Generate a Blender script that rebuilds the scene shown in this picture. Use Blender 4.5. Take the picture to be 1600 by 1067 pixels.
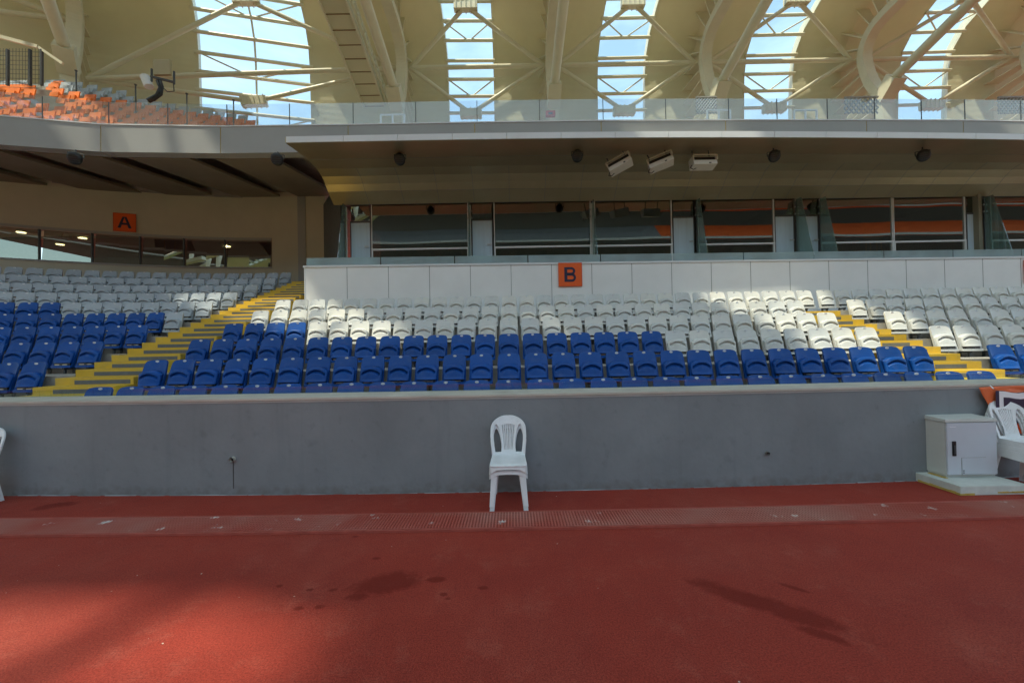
import bpy, bmesh, math, random
from mathutils import Vector, Matrix
R = math.radians
random.seed(7)
for o in list(bpy.data.objects): bpy.data.objects.remove(o)
sc = bpy.context.scene
C = sc.collection

# ------------------------------------------------------------------ camera, sky, sun, exposure
F = 640.0                                   # focal length in pixels of a 1600 px wide frame
PITCH, ROLL = math.atan(6.5/F), 0.0185
cam_d = bpy.data.cameras.new('camera'); cam = bpy.data.objects.new('camera', cam_d); C.objects.link(cam)
cam_d.sensor_width = 36.0; cam_d.lens = 36.0*F/1600.0
cam_d.clip_start = 0.05; cam_d.clip_end = 3000
fw = Vector((0, math.cos(PITCH), math.sin(PITCH))); u0 = Vector((0, -math.sin(PITCH), math.cos(PITCH))); r0 = Vector((1, 0, 0))
rt = r0*math.cos(ROLL) - u0*math.sin(ROLL); up = u0*math.cos(ROLL) + r0*math.sin(ROLL)
m = Matrix((rt, up, -fw)).transposed().to_4x4(); m.translation = Vector((0, 0, 1.5))
cam.matrix_world = m
sc.camera = cam

SUN_EL, SUN_AZ = R(64), R(236)              # azimuth of the sun, clockwise from +Y
sun_dir = Vector((math.sin(SUN_AZ)*math.cos(SUN_EL), math.cos(SUN_AZ)*math.cos(SUN_EL), math.sin(SUN_EL)))
w = bpy.data.worlds.new('World'); sc.world = w; w.use_nodes = True
wn = w.node_tree; wn.nodes.clear()
sky = wn.nodes.new('ShaderNodeTexSky'); sky.sky_type = 'NISHITA'; sky.sun_disc = False
sky.sun_elevation = SUN_EL; sky.sun_rotation = SUN_AZ; sky.air_density = 1.2; sky.dust_density = 2.2; sky.ozone_density = 1.0
bg = wn.nodes.new('ShaderNodeBackground'); bg.inputs['Strength'].default_value = 0.12
wo = wn.nodes.new('ShaderNodeOutputWorld')
# thin high cloud over the blue
tcw = wn.nodes.new('ShaderNodeTexCoord'); mpw = wn.nodes.new('ShaderNodeMapping'); mpw.inputs['Scale'].default_value = (1, 1, 3.2)
nzw = wn.nodes.new('ShaderNodeTexNoise'); nzw.inputs['Scale'].default_value = 3.0; nzw.inputs['Detail'].default_value = 7; nzw.inputs['Roughness'].default_value = .6
rgw = wn.nodes.new('ShaderNodeMapRange'); rgw.inputs['From Min'].default_value = .38; rgw.inputs['From Max'].default_value = .75; rgw.inputs['To Min'].default_value = .30; rgw.inputs['To Max'].default_value = .85
tnw = wn.nodes.new('ShaderNodeMix'); tnw.data_type = 'RGBA'; tnw.blend_type = 'MULTIPLY'; tnw.inputs['Factor'].default_value = 1; tnw.inputs['B'].default_value = (.86, 1.05, 1.0, 1)
mxw = wn.nodes.new('ShaderNodeMix'); mxw.data_type = 'RGBA'; mxw.inputs['B'].default_value = (4.6, 5.7, 6.4, 1)
wn.links.new(tcw.outputs['Generated'], mpw.inputs[0]); wn.links.new(mpw.outputs[0], nzw.inputs['Vector']); wn.links.new(nzw.outputs['Fac'], rgw.inputs['Value'])
wn.links.new(sky.outputs[0], tnw.inputs['A']); wn.links.new(tnw.outputs['Result'], mxw.inputs['A']); wn.links.new(rgw.outputs[0], mxw.inputs['Factor'])
wn.links.new(mxw.outputs['Result'], bg.inputs[0]); wn.links.new(bg.outputs[0], wo.inputs[0])
sd = bpy.data.lights.new('sun', 'SUN'); so = bpy.data.objects.new('sun', sd); C.objects.link(so)
sd.energy = 2.8; sd.angle = R(0.9); sd.color = (1.0, 0.84, 0.62)
so.rotation_euler = sun_dir.to_track_quat('Z', 'Y').to_euler()
sc.view_settings.view_transform = 'Standard'; sc.view_settings.look = 'None'
sc.view_settings.exposure = 1.38; sc.view_settings.gamma = 1.0; sc.view_settings.use_curve_mapping = False

# ------------------------------------------------------------------ helpers
def tag(o, label=None, cat=None, group=None, kind=None):
    if label: o['label'] = label
    if cat: o['category'] = cat
    if group: o['group'] = group
    if kind: o['kind'] = kind
    return o

def empty(name, loc=(0, 0, 0), rz=0.0, label=None, cat=None, group=None):
    o = bpy.data.objects.new(name, None); C.objects.link(o)
    o.location = loc; o.rotation_euler = (0, 0, rz); o.empty_display_size = 0.2
    return tag(o, label, cat, group)

class MB:
    def __init__(s): s.v = []; s.f = []; s.mi = []; s.cur = 0
    def add(s, vs, fs):
        b = len(s.v); s.v += [tuple(p) for p in vs]
        for f in fs: s.f.append([b+i for i in f]); s.mi.append(s.cur)
        return s
    def box(s, x0, x1, y0, y1, z0, z1, M=None):
        vs = [Vector((x, y, z)) for z in (z0, z1) for y in (y0, y1) for x in (x0, x1)]
        if M is not None: vs = [M @ p for p in vs]
        return s.add(vs, [(0, 2, 3, 1), (4, 5, 7, 6), (0, 1, 5, 4), (2, 6, 7, 3), (0, 4, 6, 2), (1, 3, 7, 5)])
    def hexa(s, a, b):                       # a, b: two quads (lists of 4 points), joined
        return s.add(list(a)+list(b), [(3, 2, 1, 0), (4, 5, 6, 7), (0, 1, 5, 4), (1, 2, 6, 5), (2, 3, 7, 6), (3, 0, 4, 7)])
    def quad(s, a, b, c, d): return s.add([a, b, c, d], [(0, 1, 2, 3)])
    def tube(s, p, q, r, n=10, r2=None, cap=True):
        p = Vector(p); q = Vector(q); d = (q-p)
        if d.length < 1e-6: return s
        d.normalize(); a = d.orthogonal().normalized(); b = d.cross(a); r2 = r if r2 is None else r2
        vs = [p + (a*math.cos(t)+b*math.sin(t))*r for t in [2*math.pi*i/n for i in range(n)]]
        vs += [q + (a*math.cos(t)+b*math.sin(t))*r2 for t in [2*math.pi*i/n for i in range(n)]]
        fs = [(i, (i+1) % n, n+(i+1) % n, n+i) for i in range(n)]
        if cap: fs += [tuple(range(n-1, -1, -1)), tuple(range(n, 2*n))]
        return s.add(vs, fs)
    def path(s, pts, r, n=8):
        pts = [Vector(p) for p in pts]
        rings = []
        a = None
        for i, p in enumerate(pts):
            d = (pts[min(i+1, len(pts)-1)] - pts[max(i-1, 0)]).normalized()
            a = d.orthogonal().normalized() if a is None else (a - d*a.dot(d)).normalized()
            b = d.cross(a)
            rr = r[i] if isinstance(r, (list, tuple)) else r
            rings.append([p+(a*math.cos(t)+b*math.sin(t))*rr for t in [2*math.pi*k/n for k in range(n)]])
        vs = [v for g in rings for v in g]
        fs = []
        for i in range(len(pts)-1):
            for k in range(n): fs.append((i*n+k, i*n+(k+1) % n, (i+1)*n+(k+1) % n, (i+1)*n+k))
        fs += [tuple(range(n-1, -1, -1)), tuple((len(pts)-1)*n+k for k in range(n))]
        return s.add(vs, fs)
    def beam(s, p, q, w, h, upv=(0, 0, 1)):
        p = Vector(p); q = Vector(q); d = (q-p).normalized(); upv = Vector(upv)
        a = d.cross(upv).normalized(); b = a.cross(d)
        f = lambda c: [c-a*w/2-b*h/2, c+a*w/2-b*h/2, c+a*w/2+b*h/2, c-a*w/2+b*h/2]
        return s.hexa(f(p), f(q))
    def grid(s, fn, nu, nv):                 # open surface
        vs = [fn(i/nu, j/nv) for j in range(nv+1) for i in range(nu+1)]
        return s.add(vs, [(j*(nu+1)+i, j*(nu+1)+i+1, (j+1)*(nu+1)+i+1, (j+1)*(nu+1)+i) for j in range(nv) for i in range(nu)])
    def slab(s, front, back, nu, nv):        # closed solid between two parametrised faces
        N = (nu+1)*(nv+1)
        vs = [front(i/nu, j/nv) for j in range(nv+1) for i in range(nu+1)] + [back(i/nu, j/nv) for j in range(nv+1) for i in range(nu+1)]
        ix = lambda i, j: j*(nu+1)+i
        fs = []
        for j in range(nv):
            for i in range(nu):
                fs.append((ix(i, j), ix(i+1, j), ix(i+1, j+1), ix(i, j+1)))
                fs.append((N+ix(i, j), N+ix(i, j+1), N+ix(i+1, j+1), N+ix(i+1, j)))
        for i in range(nu):
            fs.append((ix(i+1, 0), ix(i, 0), N+ix(i, 0), N+ix(i+1, 0)))
            fs.append((ix(i, nv), ix(i+1, nv), N+ix(i+1, nv), N+ix(i, nv)))
        for j in range(nv):
            fs.append((ix(0, j), ix(0, j+1), N+ix(0, j+1), N+ix(0, j)))
            fs.append((ix(nu, j+1), ix(nu, j), N+ix(nu, j), N+ix(nu, j+1)))
        return s.add(vs, fs)
    def mesh(s, name, mats, smooth=False, bevel=0.0, recalc=True):
        me = bpy.data.meshes.new(name); me.from_pydata(s.v, [], s.f)
        for mm in (mats if isinstance(mats, (list, tuple)) else [mats]): me.materials.append(mm)
        for p, k in zip(me.polygons, s.mi): p.material_index = k
        if recalc or bevel:
            bm = bmesh.new(); bm.from_mesh(me)
            if recalc: bmesh.ops.recalc_face_normals(bm, faces=bm.faces)
            if bevel:
                es = [e for e in bm.edges if len(e.link_faces) == 2 and e.calc_face_angle(0) > 0.5]
                bmesh.ops.bevel(bm, geom=es, offset=bevel, segments=2, affect='EDGES', clamp_overlap=True)
            bm.to_mesh(me); bm.free()
        if smooth:
            for p in me.polygons: p.use_smooth = True
            if smooth != 'all':
                try: me.set_sharp_from_angle(angle=R(38))
                except Exception: pass
        me.update()
        return me
    def build(s, name, mats, parent=None, smooth=False, bevel=0.0, recalc=True):
        o = bpy.data.objects.new(name, s.mesh(name, mats, smooth, bevel, recalc)); C.objects.link(o)
        if parent is not None: o.parent = parent
        return o

MATS = {}
def mat(name, col, rough=0.6, var=0.0, vscale=3.0, bump=0.0, bscale=60.0, metal=0.0, spec=0.5, col2=None, v2=0.0, v2scale=0.5, stretch=None):
    """plain procedural paint: base colour broken up by two noises, optional bump"""
    if name in MATS: return MATS[name]
    M = bpy.data.materials.new(name); M.use_nodes = True; MATS[name] = M
    nt = M.node_tree; N = nt.nodes; L = nt.links; b = N['Principled BSDF']
    b.inputs['Base Color'].default_value = (*col, 1); b.inputs['Roughness'].default_value = rough
    b.inputs['Metallic'].default_value = metal; b.inputs['Specular IOR Level'].default_value = spec
    tc = N.new('ShaderNodeTexCoord'); geo = N.new('ShaderNodeNewGeometry')
    src = geo.outputs['Position']
    if stretch:
        mp = N.new('ShaderNodeMapping'); mp.inputs['Scale'].default_value = stretch; L.new(src, mp.inputs[0]); src = mp.outputs[0]
    if var or col2:
        n1 = N.new('ShaderNodeTexNoise'); n1.inputs['Scale'].default_value = vscale; n1.inputs['Detail'].default_value = 6; n1.inputs['Roughness'].default_value = 0.62
        L.new(src, n1.inputs['Vector'])
        mx = N.new('ShaderNodeMix'); mx.data_type = 'RGBA'
        c2 = col2 if col2 else tuple(c*(1-var) for c in col); c1 = col if col2 else tuple(min(1, c*(1+var)) for c in col)
        mx.inputs['A'].default_value = (*c1, 1); mx.inputs['B'].default_value = (*c2, 1)
        mr = N.new('ShaderNodeMapRange'); mr.inputs['From Min'].default_value = 0.32; mr.inputs['From Max'].default_value = 0.68
        L.new(n1.outputs['Fac'], mr.inputs['Value']); L.new(mr.outputs[0], mx.inputs['Factor']); L.new(mx.outputs['Result'], b.inputs['Base Color'])
        r = N.new('ShaderNodeMapRange'); r.inputs['To Min'].default_value = max(0.02, rough-0.08); r.inputs['To Max'].default_value = min(1, rough+0.1)
        L.new(n1.outputs['Fac'], r.inputs['Value']); L.new(r.outputs[0], b.inputs['Roughness'])
    if bump:
        n2 = N.new('ShaderNodeTexNoise'); n2.inputs['Scale'].default_value = bscale; n2.inputs['Detail'].default_value = 5
        L.new(src, n2.inputs['Vector']); bp = N.new('ShaderNodeBump'); bp.inputs['Strength'].default_value = 1.0; bp.inputs['Distance'].default_value = bump
        L.new(n2.outputs['Fac'], bp.inputs['Height']); L.new(bp.outputs[0], b.inputs['Normal'])
    return M

def plastic(name, col, rough, spread=0.1, hue=None):
    """moulded plastic whose tone differs a little from one seat to the next, with dust"""
    M = mat(name, col, rough, spec=0.28)
    nt = M.node_tree; N = nt.nodes; L = nt.links; b = N['Principled BSDF']
    oi = N.new('ShaderNodeObjectInfo'); mx = N.new('ShaderNodeMix'); mx.data_type = 'RGBA'
    mx.inputs['A'].default_value = (*[c*(1-spread) for c in col], 1)
    mx.inputs['B'].default_value = (*(hue or [min(1, c*(1+spread)) for c in col]), 1)
    L.new(oi.outputs['Random'], mx.inputs['Factor'])
    g = N.new('ShaderNodeNewGeometry'); n = N.new('ShaderNodeTexNoise'); n.inputs['Scale'].default_value = 9; n.inputs['Detail'].default_value = 5
    L.new(g.outputs['Position'], n.inputs['Vector'])
    m2 = N.new('ShaderNodeMix'); m2.data_type = 'RGBA'; m2.inputs['B'].default_value = (*[c*0.75+0.06 for c in col], 1)
    mr = N.new('ShaderNodeMapRange'); mr.inputs['From Min'].default_value = 0.5; mr.inputs['From Max'].default_value = 0.8; mr.inputs['To Max'].default_value = 0.5
    L.new(n.outputs['Fac'], mr.inputs['Value']); L.new(mr.outputs[0], m2.inputs['Factor'])
    L.new(mx.outputs['Result'], m2.inputs['A']); L.new(m2.outputs['Result'], b.inputs['Base Color'])
    return M

def glass(name, tint, refl, rough=0.0, wave=0.0, wscale=1.0, film=0.0, filmcol=(.55, .66, .70)):
    """thin pane: mix of see-through and mirror; wave bends the reflections as real float glass does"""
    M = bpy.data.materials.new(name); M.use_nodes = True; MATS[name] = M
    nt = M.node_tree; N = nt.nodes; L = nt.links; N.clear()
    t = N.new('ShaderNodeBsdfTransparent'); t.inputs[0].default_value = (*tint, 1)
    g = N.new('ShaderNodeBsdfGlossy'); g.inputs['Roughness'].default_value = rough; g.inputs['Color'].default_value = (0.95, 1.0, 0.99, 1)
    lw = N.new('ShaderNodeLayerWeight'); lw.inputs['Blend'].default_value = .5
    fr = N.new('ShaderNodeMath'); fr.operation = 'POWER'; fr.inputs[1].default_value = 5; L.new(lw.outputs['Facing'], fr.inputs[0])
    add = N.new('ShaderNodeMath'); add.operation = 'ADD'; add.use_clamp = True; add.inputs[1].default_value = refl
    mx = N.new('ShaderNodeMixShader'); o = N.new('ShaderNodeOutputMaterial')
    L.new(fr.outputs[0], add.inputs[0]); L.new(add.outputs[0], mx.inputs[0]); L.new(t.outputs[0], mx.inputs[1]); L.new(g.outputs[0], mx.inputs[2]); L.new(mx.outputs[0], o.inputs[0])
    if film:                                  # dust and water marks on the pane
        df = N.new('ShaderNodeBsdfDiffuse'); df.inputs[0].default_value = (*filmcol, 1); tl = N.new('ShaderNodeBsdfTranslucent'); tl.inputs[0].default_value = (*filmcol, 1)
        a_ = N.new('ShaderNodeMixShader'); L.new(df.outputs[0], a_.inputs[1]); L.new(tl.outputs[0], a_.inputs[2])
        ge_ = N.new('ShaderNodeNewGeometry'); nn_ = N.new('ShaderNodeTexNoise'); nn_.inputs['Scale'].default_value = 1.1; nn_.inputs['Detail'].default_value = 5
        mp_ = N.new('ShaderNodeMapRange'); mp_.inputs['To Min'].default_value = film*.5; mp_.inputs['To Max'].default_value = film*1.5
        L.new(ge_.outputs['Position'], nn_.inputs['Vector']); L.new(nn_.outputs['Fac'], mp_.inputs['Value'])
        b_ = N.new('ShaderNodeMixShader'); L.new(mp_.outputs[0], b_.inputs[0]); L.new(mx.outputs[0], b_.inputs[1]); L.new(a_.outputs[0], b_.inputs[2]); L.new(b_.outputs[0], o.inputs[0])
    if wave:
        ge = N.new('ShaderNodeNewGeometry'); n = N.new('ShaderNodeTexNoise'); n.inputs['Scale'].default_value = wscale; n.inputs['Detail'].default_value = 0
        bp = N.new('ShaderNodeBump'); bp.inputs['Distance'].default_value = wave; bp.inputs['Strength'].default_value = 1
        L.new(ge.outputs['Position'], n.inputs['Vector']); L.new(n.outputs['Fac'], bp.inputs['Height']); L.new(bp.outputs[0], g.inputs['Normal'])
    return M

ORD = 'zeroth first second third fourth fifth sixth seventh eighth ninth tenth eleventh twelfth thirteenth fourteenth fifteenth sixteenth seventeenth eighteenth nineteenth twentieth twenty-first twenty-second twenty-third twenty-fourth twenty-fifth twenty-sixth twenty-seventh twenty-eighth twenty-ninth thirtieth thirty-first thirty-second'.split()

# materials
m_wall = mat('grey wall paint', (0.212, 0.240, 0.258), 0.62, 0.10, 1.3, 0.0025, 14, spec=0.35)
m_cap = mat('cream coping', (0.50, 0.485, 0.43), 0.55, 0.14, 2.5, 0.001, 40)
m_conc = mat('pale concrete', (0.38, 0.36, 0.32), 0.8, 0.18, 3.0, 0.002, 50)
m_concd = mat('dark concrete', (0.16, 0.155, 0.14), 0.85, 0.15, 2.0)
m_yel = mat('yellow step paint', (0.72, 0.47, 0.03), 0.55, 0.14, 5.0, 0.001, 60, col2=(0.58, 0.40, 0.06))
m_grip = mat('grey grip strip', (0.13, 0.145, 0.16), 0.75, 0.1, 12)
m_panel = mat('white cladding', (0.84, 0.845, 0.84), 0.38, 0.05, 0.7)
m_seam = mat('joint shadow gap', (0.27, 0.27, 0.27), 0.8)
m_fascia = mat('grey fascia cladding', (0.36, 0.365, 0.36), 0.5, 0.07, 0.5)
m_strip = mat('white aluminium edge', (0.72, 0.74, 0.76), 0.35, 0.04, 1.0)
m_soffit = mat('beige soffit metal', (0.47, 0.395, 0.25), 0.34, 0.06, 0.8, metal=0.65)
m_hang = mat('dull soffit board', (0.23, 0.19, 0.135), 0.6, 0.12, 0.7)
m_cream = mat('cream render', (0.56, 0.52, 0.41), 0.7, 0.07, 0.6)
m_roof = mat('cream roof sheeting', (0.72, 0.67, 0.47), 0.55, 0.06, 0.35, stretch=(1, 1, 1))
m_rib = mat('cream steel', (0.74, 0.69, 0.52), 0.42, 0.06, 0.8)
m_dark = mat('black metal', (0.018, 0.02, 0.022), 0.35, 0.2, 8)
m_dgrey = mat('dark grey steel', (0.07, 0.075, 0.08), 0.45, 0.1, 8)
m_steel = mat('brushed steel', (0.48, 0.48, 0.47), 0.32, 0.1, 20, metal=0.9)
m_blue = plastic('blue seat plastic', (0.004, 0.070, 0.31), 0.45, 0.14)
m_grey = plastic('grey seat plastic', (0.42, 0.465, 0.51), 0.45, 0.07)
m_white = plastic('white seat plastic', (0.62, 0.64, 0.64), 0.42, 0.06, hue=(0.70, 0.69, 0.64))
m_orange = mat('orange seat plastic', (0.86, 0.20, 0.02), 0.5, 0.12, 3)
m_chair = mat('white monobloc plastic', (0.74, 0.77, 0.80), 0.33, 0.05, 9)
m_tag = mat('white tag', (0.82, 0.84, 0.88), 0.4)
m_signo = mat('orange sign face', (0.82, 0.115, 0.01), 0.45, 0.04, 3)
m_signn = mat('navy sign letter', (0.018, 0.018, 0.055), 0.45)
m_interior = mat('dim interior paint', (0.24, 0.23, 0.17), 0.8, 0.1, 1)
m_cab = mat('cabinet enamel', (0.56, 0.585, 0.56), 0.42, 0.05, 2.5, 0.0004, 90)
m_cabd = mat('cabinet door enamel', (0.54, 0.59, 0.66), 0.4, 0.04, 2.5)
m_ped = mat('painted concrete plinth', (0.56, 0.60, 0.57), 0.6, 0.12, 5, 0.002, 30)
m_glue = mat('yellow foam sealant', (0.50, 0.36, 0.09), 0.8, 0.2, 12)
m_field = mat('pitch grass', (0.05, 0.11, 0.02), 0.9, 0.2, 0.4)

g_par = glass('clear parapet glass', (0.90, 0.95, 0.94), 0.018)
g_rail = glass('balustrade glass', (0.92, 0.95, 0.97), 0.05, film=.12, filmcol=(.70, .76, .82))
g_balc = glass('balcony glass', (0.84, 0.93, 0.92), 0.16, film=.42, filmcol=(.74, .88, .93))
g_fin = glass('green glass fin', (0.55, 0.66, 0.62), 0.12, film=.22, filmcol=(.42, .56, .55))
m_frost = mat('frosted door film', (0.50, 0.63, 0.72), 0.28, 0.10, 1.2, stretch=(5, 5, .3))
g_win = glass('tinted window glass', (0.42, 0.46, 0.42), 0.24, wave=0.0032, wscale=0.55)
g_door = glass('clear door glass', (0.50, 0.62, 0.66), 0.26)
g_awin = glass('mirror window glass', (0.34, 0.36, 0.31), 0.34)
g_sky = glass('skylight glass', (0.70, 0.79, 0.83), 0.0)

# ------------------------------------------------------------------ setting: ground
def track_material():
    M = bpy.data.materials.new('red rubber track'); M.use_nodes = True
    nt = M.node_tree; N = nt.nodes; L = nt.links; b = N['Principled BSDF']
    ge = N.new('ShaderNodeNewGeometry'); P = ge.outputs['Position']
    def noise(s, d=5, r=0.6):
        n = N.new('ShaderNodeTexNoise'); n.inputs['Scale'].default_value = s; n.inputs['Detail'].default_value = d; n.inputs['Roughness'].default_value = r
        L.new(P, n.inputs['Vector']); return n.outputs['Fac']
    def mrange(v, a, c, d=0.0, e=1.0):
        r = N.new('ShaderNodeMapRange'); r.inputs['From Min'].default_value = a; r.inputs['From Max'].default_value = c
        r.inputs['To Min'].default_value = d; r.inputs['To Max'].default_value = e; L.new(v, r.inputs['Value']); return r.outputs[0]
    def mix(f, a, c):
        x = N.new('ShaderNodeMix'); x.data_type = 'RGBA'; L.new(f, x.inputs['Factor'])
        if isinstance(a, tuple): x.inputs['A'].default_value = (*a, 1)
        else: L.new(a, x.inputs['A'])
        if isinstance(c, tuple): x.inputs['B'].default_value = (*c, 1)
        else: L.new(c, x.inputs['B'])
        return x.outputs['Result']
    def math_(op, a, c):
        x = N.new('ShaderNodeMath'); x.operation = op
        for k, v in enumerate((a, c)):
            if isinstance(v, (int, float)): x.inputs[k].default_value = v
            else: L.new(v, x.inputs[k])
        return x.outputs[0]
    base = mix(mrange(noise(0.9, 6), 0.3, 0.7), (0.39, 0.052, 0.032), (0.33, 0.045, 0.029))
    base = mix(mrange(noise(0.35, 3), 0.4, 0.65, 0, 0.5), base, (0.24, 0.032, 0.026))
    base = mix(mrange(noise(0.8, 7, .7), 0.46, 0.72, 0, 0.42), base, (0.45, 0.105, 0.07))
    base = mix(mrange(noise(3.3, 8, .75), 0.54, 0.72, 0, 0.35), base, (0.48, 0.15, 0.11))
    base = mix(mrange(noise(7, 7, .75), 0.5, 0.72, 0, 0.35), base, (0.20, 0.028, 0.022))
    base = mix(mrange(noise(110, 3, .8), 0.42, 0.68, 0, 0.75), base, (0.10, 0.012, 0.009))
    base = mix(mrange(noise(150, 3, .8), 0.58, 0.72, 0, 0.6), base, (0.50, 0.13, 0.08))
    # damp stains that soaked in: (x, y, rx, ry, angle)
    sx = N.new('ShaderNodeSeparateXYZ'); L.new(P, sx.inputs[0])
    wob = math_('ADD', mrange(noise(5.5, 4), 0.2, 0.8, -0.5, 0.5), mrange(noise(30, 4, .7), 0.2, 0.8, -0.25, 0.25))
    tot = None
    for (x, y, rx, ry, a) in STAINS:
        dx = math_('SUBTRACT', sx.outputs[0], x); dy = math_('SUBTRACT', sx.outputs[1], y)
        ca, sa = math.cos(a), math.sin(a)
        u = math_('ADD', math_('MULTIPLY', dx, ca/rx), math_('MULTIPLY', dy, sa/rx))
        v = math_('ADD', math_('MULTIPLY', dx, -sa/ry), math_('MULTIPLY', dy, ca/ry))
        d = math_('SQRT', math_('ADD', math_('MULTIPLY', u, u), math_('MULTIPLY', v, v)), 0)
        mk = mrange(math_('ADD', d, wob), 1.15, 0.65)
        tot = mk if tot is None else math_('MAXIMUM', tot, mk)
    base = mix(math_('MULTIPLY', tot, 0.64), base, (0.13, 0.009, 0.004))
    # chalky scuffs and droppings
    sc_ = math_('MULTIPLY', mrange(noise(1.1, 3), 0.56, 0.70), mrange(noise(85, 4, 0.8), 0.56, 0.70))
    base = mix(math_('MULTIPLY', sc_, 0.30), base, (0.55, 0.42, 0.38))
    base = mix(mrange(noise(21, 1), 0.805, 0.83), base, (0.62, 0.58, 0.52))
    L.new(base, b.inputs['Base Color'])
    b.inputs['Roughness'].default_value = 0.82; b.inputs['Specular IOR Level'].default_value = 0.2
    bp = N.new('ShaderNodeBump'); bp.inputs['Distance'].default_value = 0.004; bp.inputs['Strength'].default_value = 0.9
    L.new(noise(240, 3), bp.inputs['Height']); L.new(bp.outputs[0], b.inputs['Normal'])
    return M

def gp(px, py, z=0.0):
    """point of a horizontal plane seen at a pixel of the photograph (for ground marks)"""
    d = rt*((px-800)/F) + up*((533.5-py)/F) + fw
    t = (z-1.5)/d.z
    return Vector((0, 0, 1.5)) + d*t
def dp(px, py, y):
    """point at depth y seen at a pixel"""
    d = rt*((px-800)/F) + up*((533.5-py)/F) + fw
    return Vector((0, 0, 1.5)) + d*(y/d.y)

STAINS = []
for (px, py, rx, ry, a) in ((605, 910, .24, .12, .25), (560, 932, .07, .045, .1), (680, 905, .06, .03, 0), (1200, 946, .44, .095, -.66), (1290, 992, .14, .04, -.6), (85, 790, .16, .09, .4), (437, 915, .022, .018, 0), (484, 921, .026, .018, 0), (466, 950, .03, .018, 0),
                            (499, 948, .028, .02, 0), (520, 921, .035, .02, .3), (693, 928, .025, .018, 0), (755, 918, .03, .02, 0), (555, 838, .03, .015, 0),
                            (700, 935, .02, .013, 0), (588, 872, .03, .018, 0), (1240, 918, .09, .022, -.7)):
    g = gp(px, py); STAINS.append((g.x, g.y, rx, ry, a))
m_track = track_material()
tag(MB().quad((-90, -9, 0), (90, -9, 0), (90, 60, 0), (-90, 60, 0)).build('track', m_track), kind='structure')
tag(MB().quad((-400, -400, -0.02), (400, -400, -0.02), (400, 400, -0.02), (-400, 400, -0.02)).build('ground', m_concd), kind='structure')
tag(MB().quad((-60, -70, 0.0), (60, -70, 0.0), (60, -9.004, 0.0), (-60, -9.004, 0.0)).build('pitch', m_field), kind='structure')

# ------------------------------------------------------------------ drain grate
def grate_material():
    M = mat('painted drain grate', (0.27, 0.055, 0.045), 0.6)
    nt = M.node_tree; N = nt.nodes; L = nt.links; b = N['Principled BSDF']
    ge = N.new('ShaderNodeNewGeometry'); P = ge.outputs['Position']
    def noise(s, d=5, st=None):
        n = N.new('ShaderNodeTexNoise'); n.inputs['Scale'].default_value = s; n.inputs['Detail'].default_value = d
        L.new(P, n.inputs['Vector']); return n.outputs['Fac']
    def mrr(v, a, c, e=1.0):
        r = N.new('ShaderNodeMapRange'); r.inputs['From Min'].default_value = a; r.inputs['From Max'].default_value = c; r.inputs['To Max'].default_value = e
        L.new(v, r.inputs['Value']); return r.outputs[0]
    x1 = N.new('ShaderNodeMix'); x1.data_type = 'RGBA'; x1.inputs['A'].default_value = (0.42, 0.085, 0.06, 1); x1.inputs['B'].default_value = (0.50, 0.30, 0.25, 1)
    L.new(mrr(noise(1.3, 7), 0.40, 0.72, 0.65), x1.inputs['Factor'])
    x2 = N.new('ShaderNodeMix'); x2.data_type = 'RGBA'; x2.inputs['B'].default_value = (0.78, 0.76, 0.74, 1)
    L.new(x1.outputs['Result'], x2.inputs['A']); L.new(mrr(noise(6.5, 6), 0.645, 0.72, 0.95), x2.inputs['Factor'])
    L.new(x2.outputs['Result'], b.inputs['Base Color'])
    return M
m_grate = grate_material()
bow = lambda x: 0.0055*x*x
t = empty('drain_grate', (0, 3.5, 0), label='long red painted steel grate covering the drain channel across the track', cat='drain grate')
g = MB()
X = -7.5
while X < 7.5:
    yb = bow(X)*0.5
    g.box(X, X+0.011, 3.36+yb-3.5, 3.66+yb-3.5, 0.004, 0.022); X += 0.026
for k in range(9):
    yy = 3.37+0.0355*k-3.5
    for s in range(20):
        xa = -7.5+s*.75; ya = bow(xa)*.5; yb = bow(xa+.75)*.5
        g.hexa([(xa, yy+ya, .005), (xa+.75, yy+yb, .005), (xa+.75, yy+yb+.009, .005), (xa, yy+ya+.009, .005)], [(xa, yy+ya, .019), (xa+.75, yy+yb, .019), (xa+.75, yy+yb+.009, .019), (xa, yy+ya+.009, .019)])
g.build('bars', m_grate, t, recalc=False)
g = MB()
for s in range(20):
    xa = -7.5+s*.75; ya = bow(xa)*.5; yb = bow(xa+.75)*.5
    g.quad((xa, 3.35-3.5+ya, .004), (xa+.75, 3.35-3.5+yb, .004), (xa+.75, 3.67-3.5+yb, .004), (xa, 3.67-3.5+ya, .004))
g.build('channel', mat('drain channel', (0.16, 0.03, 0.024), 0.8), t)
g = MB()
for yy in (3.335, 3.665):
    for s in range(20):
        xa = -7.5+s*.75; ya = bow(xa)*.5-3.5; yb = bow(xa+.75)*.5-3.5
        g.hexa([(xa, yy+ya, .001), (xa+.75, yy+yb, .001), (xa+.75, yy+yb+.02, .001), (xa, yy+ya+.02, .001)], [(xa, yy+ya, .021), (xa+.75, yy+yb, .021), (xa+.75, yy+yb+.02, .021), (xa, yy+ya+.02, .021)])
g.build('edge_frame', mat('grate frame', (0.34, 0.07, 0.05), .7, .2, 6), t)

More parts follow.
